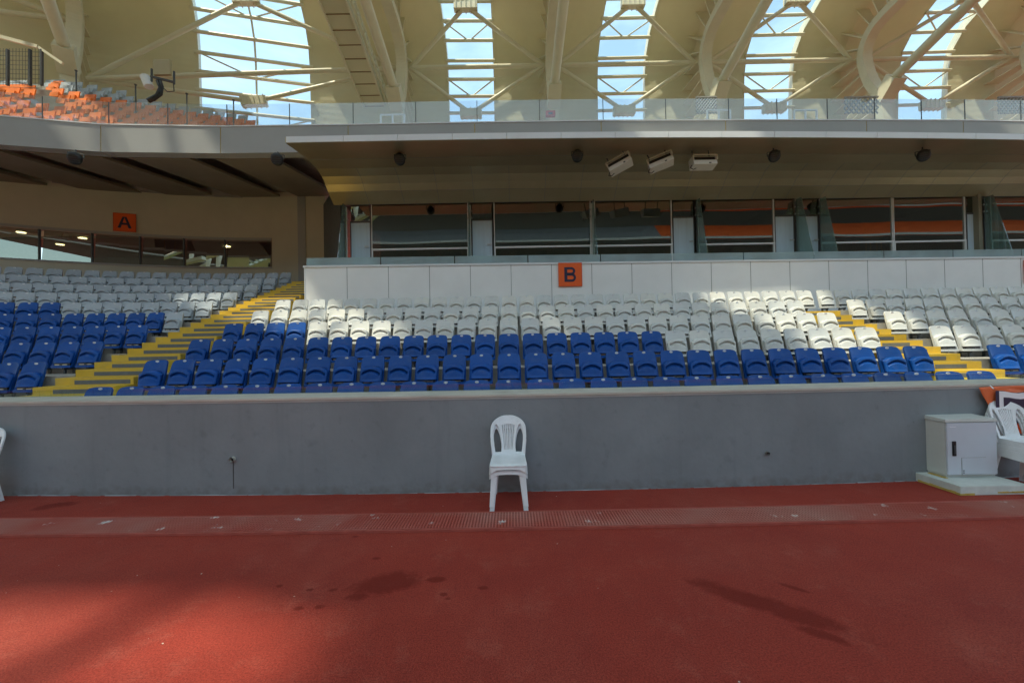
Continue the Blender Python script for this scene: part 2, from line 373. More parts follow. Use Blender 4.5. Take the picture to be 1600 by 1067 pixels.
# ------------------------------------------------------------------ pitch-side wall
WX = [-9+i*0.5 for i in range(37)]
def strip(mb, xs, y0f, y1f, z0, z1):
    for a, b in zip(xs[:-1], xs[1:]):
        mb.hexa([(a, y0f(a), z0), (b, y0f(b), z0), (b, y1f(b), z0), (a, y1f(a), z0)], [(a, y0f(a), z1), (b, y0f(b), z1), (b, y1f(b), z1), (a, y1f(a), z1)])
    return mb
WY = 4.23
t = empty('pitch_wall', (0, WY, 0), label='low grey painted concrete wall with a cream coping beside the running track', cat='wall')
def lwall_material():
    M = m_wall; nt = M.node_tree; N = nt.nodes; L = nt.links; b = N['Principled BSDF']
    old = b.inputs['Base Color'].links[0].from_socket
    ge = N.new('ShaderNodeNewGeometry')
    def noise(s, d, st=(1, 1, 1)):
        mp = N.new('ShaderNodeMapping'); mp.inputs['Scale'].default_value = st; L.new(ge.outputs['Position'], mp.inputs[0])
        n = N.new('ShaderNodeTexNoise'); n.inputs['Scale'].default_value = s; n.inputs['Detail'].default_value = d; L.new(mp.outputs[0], n.inputs['Vector']); return n.outputs['Fac']
    def layer(f, a, c, e, src, col):
        r = N.new('ShaderNodeMapRange'); r.inputs['From Min'].default_value = a; r.inputs['From Max'].default_value = c; r.inputs['To Max'].default_value = e; L.new(f, r.inputs['Value'])
        x = N.new('ShaderNodeMix'); x.data_type = 'RGBA'; L.new(r.outputs[0], x.inputs['Factor']); L.new(src, x.inputs['A']); x.inputs['B'].default_value = (*col, 1); return x.outputs['Result']
    s = layer(noise(2.2, 7, (1, 1, .25)), .55, .75, .5, old, (0.19, 0.205, 0.215))
    s = layer(noise(9, 8), .60, .78, .28, s, (0.085, 0.095, 0.105))
    s = layer(noise(38, 4), .70, .78, .5, s, (0.05, 0.055, 0.06))
    # splash dirt along the foot and faint vertical runs
    sp = N.new('ShaderNodeSeparateXYZ'); L.new(ge.outputs['Position'], sp.inputs[0])
    lo = N.new('ShaderNodeMapRange'); lo.inputs['From Min'].default_value = .22; lo.inputs['From Max'].default_value = .0; L.new(sp.outputs[2], lo.inputs['Value'])
    ml = N.new('ShaderNodeMath'); ml.operation = 'MULTIPLY'; L.new(lo.outputs[0], ml.inputs[0]); L.new(noise(13, 7), ml.inputs[1])
    s = layer(ml.outputs[0], .25, .6, .6, s, (0.13, 0.12, 0.115))
    s = layer(noise(5.0, 5, (2.2, 1, .12)),   .58, .72, .18, s, (0.13, 0.155, 0.17))
    s = layer(noise(3.1, 3, (4, 1, .1)), .66, .74, .22, s, (0.25, 0.28, 0.29))
    L.new(s, b.inputs['Base Color'])
lwall_material()
strip(MB(), WX, lambda x: bow(x), lambda x: .42+bow(x), 0, .975).build('wall_face', m_wall, t)
strip(MB(), WX, lambda x: bow(x)-.016, lambda x: .46+bow(x), .978, 1.0).build('coping', m_cap, t)
strip(MB(), WX, lambda x: bow(x)-.006, lambda x: bow(x)-.001, .955, .978).build('coping_lip', mat('coping lip', (0.42, 0.44, 0.43), .5, .1, 3), t)
g = MB()
random.seed(3)
x = -8.6
while x < 8.6:                                # ragged line of filler where the wall meets the track
    l = random.uniform(.05, .35); hh = random.uniform(.001, .009)
    g.hexa([(x, bow(x)-.012, 0.001), (x+l, bow(x+l)-.01, 0.001), (x+l, bow(x+l)-.001, 0.001), (x, bow(x)-.001, 0.001)],
           [(x, bow(x)-.006, hh), (x+l, bow(x+l)-.005, hh*.8), (x+l, bow(x+l)-.001, hh), (x, bow(x)-.001, hh)]); x += l*random.uniform(1.0, 1.25)
g.build('base_filler', mat('pale filler', (0.23, 0.25, 0.27), .8, .5, 3), t)
for (px, py, rr) in ((370, 715, .028), (1192, 705, .017)):
    q = dp(px, py, WY+0.1); yy = bow(q.x)
    o = MB().tube((q.x, yy-.03, q.z), (q.x, yy+.0, q.z), rr, 14, cap=False).tube((q.x, yy-.03, q.z), (q.x, yy-.002, q.z), rr*.72, 14, cap=False).build('weep_pipe', m_cap if rr > .02 else m_concd, t, smooth=True)
    MB().tube((q.x, yy-.004, q.z), (q.x, yy-.002, q.z), rr*.72, 14).build('pipe_bore', m_dark, o)
    if rr > .02:
        MB().box(q.x-.004, q.x+.003, yy-.003, yy-.001, .07, q.z-rr).build('rust_run', mat('drip stain', (0.06, 0.055, 0.05), .7, .3, 20), t)
t = empty('parapet_glass', (0, WY+.42, 1.0), label='low strip of clear glass panels standing on the coping of the grey wall', cat='glass panel')
e = 0.0
edges = [-9, -5.72, -5.14, -4.2, -3.9, -2.0, 0.0, 2.0, 3.95, 5.9, 9]
for a, b in zip(edges[:-1], edges[1:]):
    xs = [a+.006+(b-a-.012)*i/4 for i in range(5)]
    strip(MB(), xs, lambda x: bow(x), lambda x: bow(x)+.012, 0.001, .075).build('glass_panel', g_par, t)

# ------------------------------------------------------------------ seating terraces
RUN, RISE = 1.05, 0.394
ZR = lambda l: 6.45+RUN*(l-1)                # depth of the seat-back line of row l
FL = lambda l: 0.30+RISE*(l-1)               # floor height of row l
def terrace(name, xs, l0, l1, curve, label, front=None, back=None):
    mb = MB()
    for l in range(l0, l1+1):
        y0 = (front if (l == l0 and front is not None) else ZR(l)-.95); y1 = (ZR(l)+.10 if l < l1 or back is None else back)
        for a, b in zip(xs[:-1], xs[1:]):
            z0 = FL(l)-.9 if l > l0 else -.01
            ca, cb = curve(a), curve(b)
            mb.hexa([(a, y0+ca, z0), (b, y0+cb, z0), (b, y1+cb, z0), (a, y1+ca, z0)], [(a, y0+ca, FL(l)), (b, y0+cb, FL(l)), (b, y1+cb, FL(l)), (a, y1+ca, FL(l))])
    o = mb.build(name, m_conc); tag(o, label, 'terrace'); return o
flat = lambda x: 0.0
def acurve(x): return -.033*max(0, -x-9.3)**2
terrace('seating_terrace', [-6.86, 7.52], 1, 6, flat, 'pale concrete seating steps under the middle block of blue and white seats', front=4.66, back=12.3)
terrace('seating_terrace', [8.53, 12, 18, 26], 2, 6, flat, 'pale concrete seating steps under the right block beyond the short yellow stairs', back=12.3)
terrace('seating_terrace', [-8.31-.5*i for i in range(24)][::-1], 2, 10, acurve, 'curved pale concrete seating steps under the left block of seats', back=17.2)
MB().box(-20, -6.862, 4.67, 6.2, -.01, .295).box(7.522, 26, 4.67, 6.5, -.01, .295).build('front_walkway', m_conc)
tag(bpy.data.objects['front_walkway'], kind='structure')
tag(MB().box(7.525, 8.525, 11.05, 12.3, .5, FL(6)-.002).build('upper_landing', m_conc), 'concrete landing behind the top of the short yellow stairs on the right', 'landing')

def stairs(x0, x1, k0, k1, label, left=True):
    t = empty('staircase', ((x0+x1)/2, 7.08, 0), label=label, cat='stairs', group='yellow stairs between seat blocks')
    hw = (x1-x0)/2; mb = MB()
    for k in range(k0, k1+1):
        y = .35*k; h = .93+.1313*k
        mb.box(-hw, hw, y, y+.35 if k < k1 else y+.9, max(-.01, h-.9), h)
    mb.build('steps', m_yel, t, bevel=0.006)
    for k in range(k0, k1+1):
        y = .35*k; h = .93+.1313*k
        a, b = (-hw+.36, hw-.06) if left else (-hw+.12, hw-.28)
        MB().box(a, b, y-.004, y+.02, h-.118, h-.045).build('grip_strip', m_grip, t)
    return t
stairs(-8.30, -6.87, -4, 24, 'long flight of yellow steps with grey strips left of the middle seat block', True)
stairs(7.54, 8.51, -4, 10, 'short flight of yellow steps with grey strips right of the middle seat block', False)

# ------------------------------------------------------------------ folding seat
def seat_meshes(mcol):
    W = .213
    def sm(a, b, v): v = max(0, min(1, (v-a)/(b-a))); return v*v*(3-2*v)
    # backrest: tall moulded shell leaning back, wings at the sides, rounded top corners
    def bw(v): return W*(1-.06*sm(.55, 1, v))*(1 if v < .93 else math.sqrt(max(0, 1-((v-.93)/.07)**2*.22)))
    def bf(u, v):
        s = 2*u-1; x = s*bw(v); z = .13+.53*v - .018*abs(s)**5*sm(.8, 1, v)
        y = -.105+.135*v + .015*v*v - .045*abs(s)**3*(1-.55*v)
        return (x, y, z)
    def bb(u, v):
        x, y, z = bf(u, v); return (x*.985, y+.032+.035*(1-v), z+.004)
    b = MB().slab(bf, bb, 14, 14)
    b.slab(lambda u, v: ((2*u-1)*.2, -.165-.012*math.cos((2*u-1)*1.5), .128+.047*v), lambda u, v: ((2*u-1)*.2, -.07, .128+.047*v), 8, 2)  # bottom lip
    back = b.mesh('backrest', mcol, smooth=True)
    # pan, tipped up: crescent hand hold and fan of ribs
    def pf(u, v):
        s = 2*u-1; hw = .186+.012*v - .03*sm(.86, 1, v)*abs(s)
        x = s*hw; zt = .485-.03*s*s - .02*abs(s)**6; z = .222+(zt-.222)*v
        y = -.178+.062*v - .012*(1-s*s) + .03*abs(s)**6 + .03*sm(.93, 1, v)
        arc = .432-.055*(x/.15)**2
        if abs(x) < .165:
            e = sm(.165, .150, abs(x))
            d = (.048*sm(arc+.003, arc-.004, z)*sm(arc-.058, arc-.026, z)+.007*sm(arc, arc-.02, z)*sm(.24, .27, z))*e
            ang = math.atan2(x, z-.13)
            d += .004*math.sin(ang*46)*sm(arc, arc-.02, z)*sm(.24, .28, z)*e
            y += d
        return (x, y, z)
    def pb(u, v):
        x, y, z = pf(u, v); s = 2*u-1; return (x*.985, -.095+.078*v, z)
    pan = MB().slab(pf, pb, 44, 30).mesh('seat_pan', mcol, smooth='all')
    h = MB().box(-.16, .16, -.135, -.09, .172, .224); h.cur = 1
    h.box(-.125, -.02, -.158, -.136, .184, .200).box(.02, .125, -.158, -.136, .184, .200); h.cur = 2
    h.box(-.022, .022, -.165, -.10, .165, .215).box(-.02, .02, -.12, .098, .09, .127).box(-.028, .028, .088, .099, .0, .2).box(-.017, .017, -.10, -.06, .002, .127)
    hinge = h.mesh('hinge_bracket', [m_dark, m_steel, m_dgrey])
    tg = MB().tube((0, .026, .634), (0, .038, .636), .03, 14)
    tg.v = [(x*1.05, y, .636+(z-.635)*.62) for x, y, z in tg.v]
    tagm = tg.mesh('number_tag', m_tag)
    return back, pan, hinge, tagm
SM = {'blue': seat_meshes(m_blue), 'grey': seat_meshes(m_grey), 'white': seat_meshes(m_white)}
SM['grey'] = (SM['grey'][0], SM['grey'][1], SM['blue'][2], SM['blue'][3]); SM['white'] = (SM['white'][0], SM['white'][1], SM['blue'][2], SM['blue'][3])
NSEAT = [0]
def seat(x, y, z, rz, colr, label, group):
    t = empty('stadium_seat', (x, y, z), rz+random.uniform(-.012, .012), label, 'seat', group)
    for me, jitter in zip(SM[colr], (0, 1, 0, 0)):
        o = bpy.data.objects.new(me.name.split('.')[0], me); C.objects.link(o); o.parent = t
        if jitter:
            a = random.uniform(-.035, .02) if random.random() < .85 else random.uniform(.03, .10); o.rotation_euler = (a, 0, random.uniform(-.02, .02)); o.location = (0, 0, .0)
    NSEAT[0] += 1
    return t
ROWN = ['', 'front', 'second', 'third', 'fourth', 'fifth', 'sixth', 'seventh', 'eighth', 'ninth', 'tenth']
random.seed(11)
# middle block
for l in range(1, 7):
    for j in range(29 if l < 6 else 31):
        x = -6.52+.4965*j; x += random.uniform(-.006, .006)
        c = 'blue' if (l <= 2 or (l == 3 and j <= 19) or (l == 4 and j <= 3)) else 'white'
        place = ORD[j+1]+' seat from the left'
        seat(x, ZR(l), FL(l), 0, c, '%s folding seat, %s in the %s row of the middle block' % (c, place, ROWN[l]), '%s seats of the middle block' % c)
# left block: rows run round a curve from the stairs
for l in range(2, 11):
    x = -8.75; j = 0
    while x > -19:
        y = ZR(l)+acurve(x); sl = -2*.033*max(0, -x-9.3)*-1
        px = 800+F*x/y
        if px < -25: break
        if l in (2, 3, 4): c = 'blue'
        elif l == 5: c = 'grey' if j == 0 else 'blue'
        elif l == 6: c = 'grey' if j <= 7 else 'blue'
        else: c = 'grey'
        rz = math.atan(.066*max(0, -x-9.3))
        seat(x, y, FL(l), rz, c, '%s folding seat, %s from the long stairs in the %s row of the left block' % (c, ORD[j+1], ROWN[l-1]), '%s seats of the left block' % c)
        x -= .5*math.cos(rz); j += 1
# right block
for l in range(2, 7):
    n = 0
    while True:
        x = (8.93 if l == 2 else 8.95)+.4965*n
        if 800+F*(x-.3)/ZR(l) > 1690: break
        c = 'blue' if l == 2 else 'white'
        seat(x+random.uniform(-.006, .006), ZR(l), FL(l), 0, c, '%s folding seat, %s from the short stairs in the %s row of the right block' % (c, ORD[n+1], ROWN[l-1]), '%s seats of the right block' % c)
        n += 1
print('seats', NSEAT[0])

# ------------------------------------------------------------------ box front (white parapet) and section signs
bx = lambda x: 12.28+.03*(x+6.2)*.9          # plan line of the box parapet
BX0, BX1 = -6.2, 26.0
t = empty('box_parapet', (0, 0, 0), label='white panelled parapet wall of the hospitality boxes behind the seats', cat='wall')
xs = [BX0+i*(BX1-BX0)/20 for i in range(21)]
strip(MB(), xs, bx, lambda x: bx(x)+.2, 2.2, 3.95).build('wall_panel', m_panel, t)
MB().hexa([(BX0, bx(BX0)+.2, 2.2), (BX0+.2, bx(BX0)+.2, 2.2), (BX0+.2, 17.3, 2.2), (BX0, 17.3, 2.2)], [(BX0, bx(BX0)+.2, 3.95), (BX0+.2, bx(BX0)+.2, 3.95), (BX0+.2, 17.3, 3.95), (BX0, 17.3, 3.95)]).build('side_panel', m_panel, t)
strip(MB(), [BX0-.02]+xs[1:], lambda x: bx(x)-.03, lambda x: bx(x)+.24, 3.953, 4.01).build('coping', m_strip, t)
x = BX0+1.27; k = 0
while x < BX1:
    MB().box(x-.008, x+.008, bx(x)-.003, bx(x)+.003, 2.5, 3.953).build('panel_joint', m_seam, t); x += 1.235
MB().box(BX0+.0, BX0+.03, bx(BX0)-.012, bx(BX0)-.002, 2.2, 3.953).build('corner_trim', m_strip, t)
tag(strip(MB(), xs, lambda x: bx(x)+.24, lambda x: 19.5, 3.80, 3.90).build('balcony_floor', m_conc), 'concrete floor of the balcony behind the white parapet', 'floor')
t = empty('balcony_glass', (0, 0, 4.01), label='low greenish glass balustrade on top of the white box parapet', cat='balustrade')
x = BX0+.02
while x < 20:
    a, b = x+.01, x+2.22
    strip(MB(), [a, b], lambda q: bx(q)+.08, lambda q: bx(q)+.092, 0.002, .25).build('glass_panel', g_balc, t); x += 2.24
for yy in (12.4, 14.4):
    MB().box(BX0+.02, BX0+.032, yy+.1, yy+1.95, 0.002, .25).build('glass_panel', g_balc, t)

def letter_A(mb, s, d):
    def bar(a, b, c, e): mb.hexa([(p[0]*s, -d, p[1]*s) for p in (a, b, c, e)], [(p[0]*s, -.0005, p[1]*s) for p in (a, b, c, e)])
    bar((-.5, -.5), (-.28, -.5), (.02, .5), (-.14, .5)); bar((.28, -.5), (.5, -.5), (.14, .5), (-.02, .5)); 
    mb.hexa([(p[0]*s, -d*.8, p[1]*s) for p in ((-.24, -.22), (.24, -.22), (.18, -.04), (-.18, -.04))], [(p[0]*s, -.0005, p[1]*s) for p in ((-.24, -.22), (.24, -.22), (.18, -.04), (-.18, -.04))])
def letter_B(mb, s, d):
    def q(x0, x1, z0, z1, dd=1.0): mb.box(x0*s, x1*s, -d*dd, -.0005, z0*s, z1*s)
    q(-.40, -.20, -.5, .5)
    def bowl(z0, z1, xr):
        zc = (z0+z1)/2; ro = (z1-z0)/2; ri = ro-.16; n = 12
        for i in range(n):
            a0 = -math.pi/2+math.pi*i/n; a1 = -math.pi/2+math.pi*(i+1)/n
            P4 = [(xr+ro*math.cos(a0), zc+ro*math.sin(a0)), (xr+ro*math.cos(a1), zc+ro*math.sin(a1)), (xr+ri*math.cos(a1), zc+ri*math.sin(a1)), (xr+ri*math.cos(a0), zc+ri*math.sin(a0))]
            mb.hexa([(p[0]*s, -d*.9, p[1]*s) for p in P4], [(p[0]*s, -.0005, p[1]*s) for p in P4])
        for (za, zb) in ((z0, z0+.16), (z1-.16, z1)): mb.box(-.21*s, xr*s, -d*.9, -.0005, za*s, zb*s)
    bowl(-.5, .08, .10); bowl(-.035, .5, .08)
def section_sign(loc, rz, size, fn, label):
    t = empty('section_sign', loc, rz, label, 'sign')
    MB().box(-size/2, size/2, 0, .03, -size/2, size/2).build('sign_board', m_signo, t, bevel=.004)
    mb = MB(); fn(mb, size*.62, .006); mb.build('letter', m_signn, t)
    fr = MB()
    for a, b, c, d in ((-.5, .5, -.5, -.485), (-.5, .5, .485, .5), (-.5, -.485, -.485, .485), (.485, .5, -.485, .485)): fr.box(a*size, b*size, -.008, .0, c*size, d*size)
    fr.build('sign_rim', mat('sign rim', (0.62, 0.07, 0.01), .5), t)
    return t
q = dp(891, 429, bx(1.7)-.04); section_sign((q.x, bx(q.x)-.045, q.z), .027, .72, letter_B, 'square orange sign with navy letter B on the white parapet')
q = dp(1617, 424, bx(15.9)); t = section_sign((q.x, bx(q.x)-.045, q.z), .027, .72, lambda mb, s, d: mb.box(-.3*s, .3*s, -d, -.001, -.5*s, -.3*s), 'orange sign cut off by the right edge of the photo')

# the A sign is placed with the left wall below
# ------------------------------------------------------------------ canopy above the boxes
cx = lambda x: 11.4+.0019*max(0, x+3)**2
t = empty('box_canopy', (0, 0, 0), label='wide brown metal canopy with a white edge over the hospitality boxes', cat='canopy')
prof = [(0, 7.28), (.6, 7.34), (1.3, 7.39), (1.9, 7.36), (2.25, 7.25), (2.5, 7.08), (2.7, 6.9), (2.95, 6.74), (3.15, 6.60)]
def lerp_(a, b, t_): return a+(b-a)*t_
def cano(x, k): return (x, lerp_(cx(x), 14.5+.02*max(0, x), prof[k][0]/3.15), prof[k][1])
xs = [-6.2+i*1.24 for i in range(27)]
mb = MB()
for a, b in zip(xs[:-1], xs[1:]):
    for k in range(len(prof)-1):
        mb.hexa([cano(a, k), cano(b, k), cano(b, k+1), cano(a, k+1)], [(p[0], p[1]+(.12 if k > 3 else 0), p[2]+.1) for p in (cano(a, k), cano(b, k), cano(b, k+1), cano(a, k+1))])
mb.build('soffit', m_soffit, t, smooth=False)
for i, a in enumerate(xs[1:-1]):
    g = MB()
    for k in range(3, len(prof)-1):
        p, q2 = Vector(cano(a, k)), Vector(cano(a, k+1)); g.beam(p+Vector((0, -.001, -.002)), q2+Vector((0, -.001, -.002)), .012, .006)
    g.build('soffit_joint', m_seam, t)
g = MB()
for a, b in zip(xs[:-1], xs[1:]): g.beam(Vector(cano(a, 6))+Vector((0, -.003, -.003)), Vector(cano(b, 6))+Vector((0, -.003, -.003)), .008, .008)
for kk in (2,):
    for a, b in zip(xs[:-1], xs[1:]): g.beam(Vector(cano(a, kk))+Vector((0, 0, -.003)), Vector(cano(b, kk))+Vector((0, 0, -.003)), .006, .005)
g.build('soffit_joint', m_seam, t)
ys = [-6.2, -4.6]+[-4.6+1.52*i for i in range(1, 19)]
for a, b in zip(ys[:-1], ys[1:]): strip(MB(), [a+.006, (a+b)/2, b-.006], lambda x: cx(x)-.04, lambda x: cx(x)-.002, 7.275, 7.44).build('edge_panel', m_strip, t)
strip(MB(), xs, lambda x: cx(x), lambda x: 13.2, 7.441, 7.47).build('top_sheet', m_fascia, t)
g = MB()
for k in range(len(prof)-1):
    a, b = cano(-6.2, k), cano(-6.2, k+1); g.hexa([(-6.24, a[1], a[2]), (-6.24, b[1], b[2]), (-6.24, b[1], 7.44), (-6.24, a[1], 7.44)], [(-6.201, a[1], a[2]), (-6.201, b[1], b[2]), (-6.201, b[1], 7.44), (-6.201, a[1], 7.44)])
g.build('end_plate', m_soffit, t)

def loudspeaker(px, py, y, rz, label, drop=.18):
    q = dp(px, py, y)
    t = empty('loudspeaker', q, rz, label, 'loudspeaker', 'round loudspeakers under the canopies')
    def body(u, v):
        a = u*2*math.pi; rr = [.0, .10, .15, .165, .16, .11, .04][min(6, int(v*6+.01))]; yy = [-.16, -.155, -.13, -.06, .0, .08, .10][min(6, int(v*6+.01))]
        return (rr*math.cos(a), yy, rr*math.sin(a)*1.12)
    MB().grid(body, 20, 6).build('body', m_dark, t, smooth='all').rotation_euler = (R(28), 0, 0)
    g = MB().tube((0, .02, .10), (0, .02, drop+.12), .02, 8).tube((-.17, 0, 0), (-.17, .02, .14), .012, 6).tube((.17, 0, 0), (.17, .02, .14), .012, 6).tube((-.17, .02, .14), (.17, .02, .14), .012, 6)
    g.build('bracket', m_dgrey, t)
    gr = MB()
    for k in range(4): gr.tube((-.12, -.165, -.09+.06*k), (.12, -.165, -.09+.06*k), .004, 5)
    gr.build('grille', m_dgrey, t).rotation_euler = (R(28), 0, 0)
loudspeaker(118, 247, 11.65, .5, 'dark round loudspeaker under the curved fascia at the far left', .12)
loudspeaker(434, 249, 11.9, .2, 'dark round loudspeaker under the fascia just left of the brown canopy', .1)
loudspeaker(625, 249, 12.3, .1, 'leftmost dark round loudspeaker hanging under the brown canopy')
loudspeaker(902, 244, 12.3, -.1, 'dark round loudspeaker under the canopy left of the white box units')
loudspeaker(1209, 244, 12.4, -.3, 'dark round loudspeaker under the canopy right of the white box units')
loudspeaker(1442, 243, 12.5, -.5, 'rightmost dark round loudspeaker under the brown canopy')
def horn_unit(px, py, y, rz, ry, label):
    q = dp(px, py, y); t = empty('box_loudspeaker', q, rz, label, 'loudspeaker', 'white box units under the canopy'); t.rotation_euler = (R(-12), ry, rz)
    g = MB().box(-.35, .35, -.12, .22, -.2, -.06).box(-.35, .35, -.02, .22, -.06, .12).box(-.35, -.325, -.12, -.02, -.06, .08).box(.325, .35, -.12, -.02, -.06, .08)
    g.build('housing', mat('off white metal', (0.62, 0.60, 0.54), .4, .05, 3), t, bevel=.006)
    MB().box(-.32, .32, -.06, -.022, -.055, .07).build('grille', m_dark, t)
    g = MB().beam((-.36, -.13, .10), (.36, -.13, .10), .025, .025).beam((-.36, -.13, .10), (-.36, -.13, -.06), .025, .025, (0, 1, 0)).beam((.36, -.13, .10), (.36, -.13, -.06), .025, .025, (0, 1, 0))
    g.build('guard_frame', m_cream, t)
    g = MB().tube((-.25, .1, .12), (-.25, .12, .42), .018, 6).tube((.25, .1, .12), (.25, .12, .42), .018, 6); g.build('hanger', m_dgrey, t)
    g = MB().path([(-.36, .0, -.15), (-.42, .0, -.24), (-.34, .0, -.30), (-.25, 0, -.26)], .012); g.build('cable', m_dark, t)
    MB().box(.10, .16, -.13, -.12, -.18, -.15).build('latch', m_dark, t)
horn_unit(967, 254, 12.3, -.35, R(-22), 'tilted white box unit, leftmost of three under the canopy')
horn_unit(1031, 251, 12.3, -.3, R(-16), 'tilted white box unit, middle of three under the canopy')
horn_unit(1099, 251, 12.3, 0, 0, 'level white box unit, rightmost of three under the canopy')

# ------------------------------------------------------------------ glazed box front
GY = lambda x: 14.60+.02*max(0, x)
def wz(px, py, y): return dp(px, py, y)
t = empty('box_glazing', (0, 0, 0), label='glazed front of the hospitality boxes with sliding windows and glass doors', cat='glass front')
HT, HS, HB = 6.62, 5.02, 3.9
def pane(mb, x0, x1, z0, z1, tilt=0.0, turn=0.0, y=None):
    y = GY((x0+x1)/2) if y is None else y
    M = Matrix.Translation(((x0+x1)/2, y, (z0+z1)/2)) @ Matrix.Rotation(turn, 4, 'Z') @ Matrix.Rotation(tilt, 4, 'X')
    w_, h_ = (x1-x0)/2, (z1-z0)/2
    return mb.box(-w_, w_, -.006, .006, -h_, h_, M)
PXX = lambda px: (px-800+5)/F*14.6
m_frame = mat('light aluminium frame', (0.72, 0.73, 0.72), .35, .05, 3)
wins = [(578, 730), (770, 922), (928, 1050), (1092, 1213), (1288, 1404), (1407, 1522), (1566, 1720)]
for i, (a, b) in enumerate(wins):
    x0, x1 = PXX(a), PXX(b)
    f = MB()
    f.box(x0, x1, GY(x0)-.03, GY(x0)+.03, HS-.04, HS+.02); f.box(x0, x0+.05, GY(x0)-.03, GY(x0)+.03, HB, HS-.042); f.box(x1-.05, x1, GY(x0)-.03, GY(x0)+.03, HB, HS-.042)
    f.box(x0, x0+.03, GY(x0)-.02, GY(x0)+.02, HS+.022, HT); f.box(x1-.03, x1, GY(x0)-.02, GY(x0)+.02, HS+.022, HT)
    fr = f.build('window_frame', m_frame, t)
    pane(MB(), x0+.035, x1-.035, HS+.03, HT, tilt=0.0).build('pane', g_win, fr)
    pane(MB(), x0+.055, x1-.055, HB, HS-.05, tilt=R(0)).build('pane', g_win, fr)
doors = [(545, 577), (735, 768), (1052, 1086), (1215, 1246), (1252, 1285), (1526, 1551)]
for i, (a, b) in enumerate(doors):
    x0, x1 = PXX(a), PXX(b); y = GY(x0)
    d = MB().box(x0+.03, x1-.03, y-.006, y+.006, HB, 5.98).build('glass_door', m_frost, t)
    MB().box(x0, x0+.028, y-.02, y+.02, HB, 6.04).box(x1-.028, x1, y-.02, y+.02, HB, 6.04).box(x0+.029, x1-.029, y-.02, y+.02, 5.985, 6.04).build('door_frame', m_dgrey, d)
    pane(MB(), x0+.03, x1-.03, 6.05, HT).build('transom_pane', g_win, d)
    MB().box(x1-.20, x1-.05, y-.08, y-.05, 5.1, 5.13).build('handle', m_steel, d)
for a in (540, 733, 924, 1089, 1248, 1286, 1553):
    x0 = PXX(a); MB().box(x0-.028, x0+.028, GY(x0)-.09, GY(x0)-.045, HB, HT-.1).build('mullion', m_frame if a < 1000 else m_dgrey, t)
    fin = MB().hexa([(x0-.012, GY(x0)-1.0, HB), (x0+.012, GY(x0)-1.0, HB), (x0+.012, GY(x0)-.1, HB), (x0-.012, GY(x0)-.1, HB)],
                    [(x0-.012, GY(x0)-.35, HT-.05), (x0+.012, GY(x0)-.35, HT-.05), (x0+.012, GY(x0)-.1, HT-.05), (x0-.012, GY(x0)-.1, HT-.05)]).build('glass_fin', g_fin, t)
    for zz in (6.05, 6.3):
        for s in (-.06, .06): MB().tube((x0+s, GY(x0)-.12, zz), (x0+s, GY(x0)-.09, zz), .03, 8).build('glass_clamp', m_steel, t)
strip(MB(), [BX0+.3, 0, 26], lambda x: GY(x)-.03, lambda x: GY(x)+.08, HT+.001, 7.1).build('head_beam', m_dgrey, t)
# rooms behind
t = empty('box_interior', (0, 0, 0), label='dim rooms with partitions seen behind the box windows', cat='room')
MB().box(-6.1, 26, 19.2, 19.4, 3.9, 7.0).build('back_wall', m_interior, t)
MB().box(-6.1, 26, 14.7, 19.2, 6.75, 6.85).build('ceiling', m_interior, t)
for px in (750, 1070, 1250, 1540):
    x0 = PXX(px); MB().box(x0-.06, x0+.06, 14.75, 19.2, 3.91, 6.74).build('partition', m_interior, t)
g = MB()
random.seed(5)
for px in (690, 830, 960, 1150, 1350, 1450):
    x0 = PXX(px)*1.25; g.box(x0-.7, x0+.7, 18.9, 19.19, 5.1, 5.9)
g.build('wall_screen', m_dark, t)
g = MB()
for px in (680, 830, 960, 1150, 1340, 1450):
    x0 = PXX(px)*1.25; g.box(x0-.5, x0+.5, 18.95, 19.18, 6.2, 6.32)
g.build('air_outlet', mat('red brown strip', (0.12, 0.03, 0.015), .6), t)
t = empty('bar_stool', (dp(1365, 360, 15.2).x, 15.2, 4.35), .5, 'yellow slatted chair seen through the right box window', 'chair')
m_y = mat('yellow lacquer', (0.8, 0.38, 0.02), .4)
g = MB()
for k in range(6): g.box(-.2+.07*k, -.17+.07*k, .18, .21, .95, 1.45)
g.beam((-.25, .2, 1.48), (.25, .2, 1.48), .05, .05).beam((-.25, .2, .93), (.25, .2, .93), .05, .05).beam((-.24, .2, .93), (-.24, .2, 1.48), .05, .05, (0, 1, 0)).beam((.24, .2, .93), (.24, .2, 1.48), .05, .05, (0, 1, 0))
g.build('backrest', m_y, t); MB().box(-.24, .24, -.2, .22, .88, .92).build('seat', m_y, t)
for sx in (-.2, .2):
    for sy in (-.16, .18): MB().tube((sx, sy, 0), (sx*.9, sy*.9, .88), .02, 6).build('leg', m_y, t)

# ------------------------------------------------------------------ left block rear wall, window band, soffit
def awx(x): return 17.25+acurve(x)
ax = [-7.8-.6*i for i in range(26)][::-1]
t = empty('rear_wall', (0, 0, 0), label='cream rear wall of the left block with a long dark window band', cat='wall')
def aw(mb, xs, z0, z1, y0=0.0, y1=.3): return strip(mb, xs, lambda x: awx(x)+y0, lambda x: awx(x)+y1, z0, z1)
XR = -10.05
left = [x for x in ax if x < XR-.2]+[XR]; right = [XR]+[x for x in ax if x > XR+.2]
aw(MB(), left, 6.12, 8.6).build('wall_upper', m_cream, t)
aw(MB(), left, 3.2, 4.93).build('wall_lower', m_cream, t)
aw(MB(), right, 3.2, 8.6).build('wall_end', m_cream, t)
aw(MB(), [-8.95, -8.62], 3.6, 8.6, -.03, -.002).build('wall_stripe', m_fascia, t)
aw(MB(), left, 4.93, 4.99, -.05, -.001).build('window_sill', m_fascia, t)
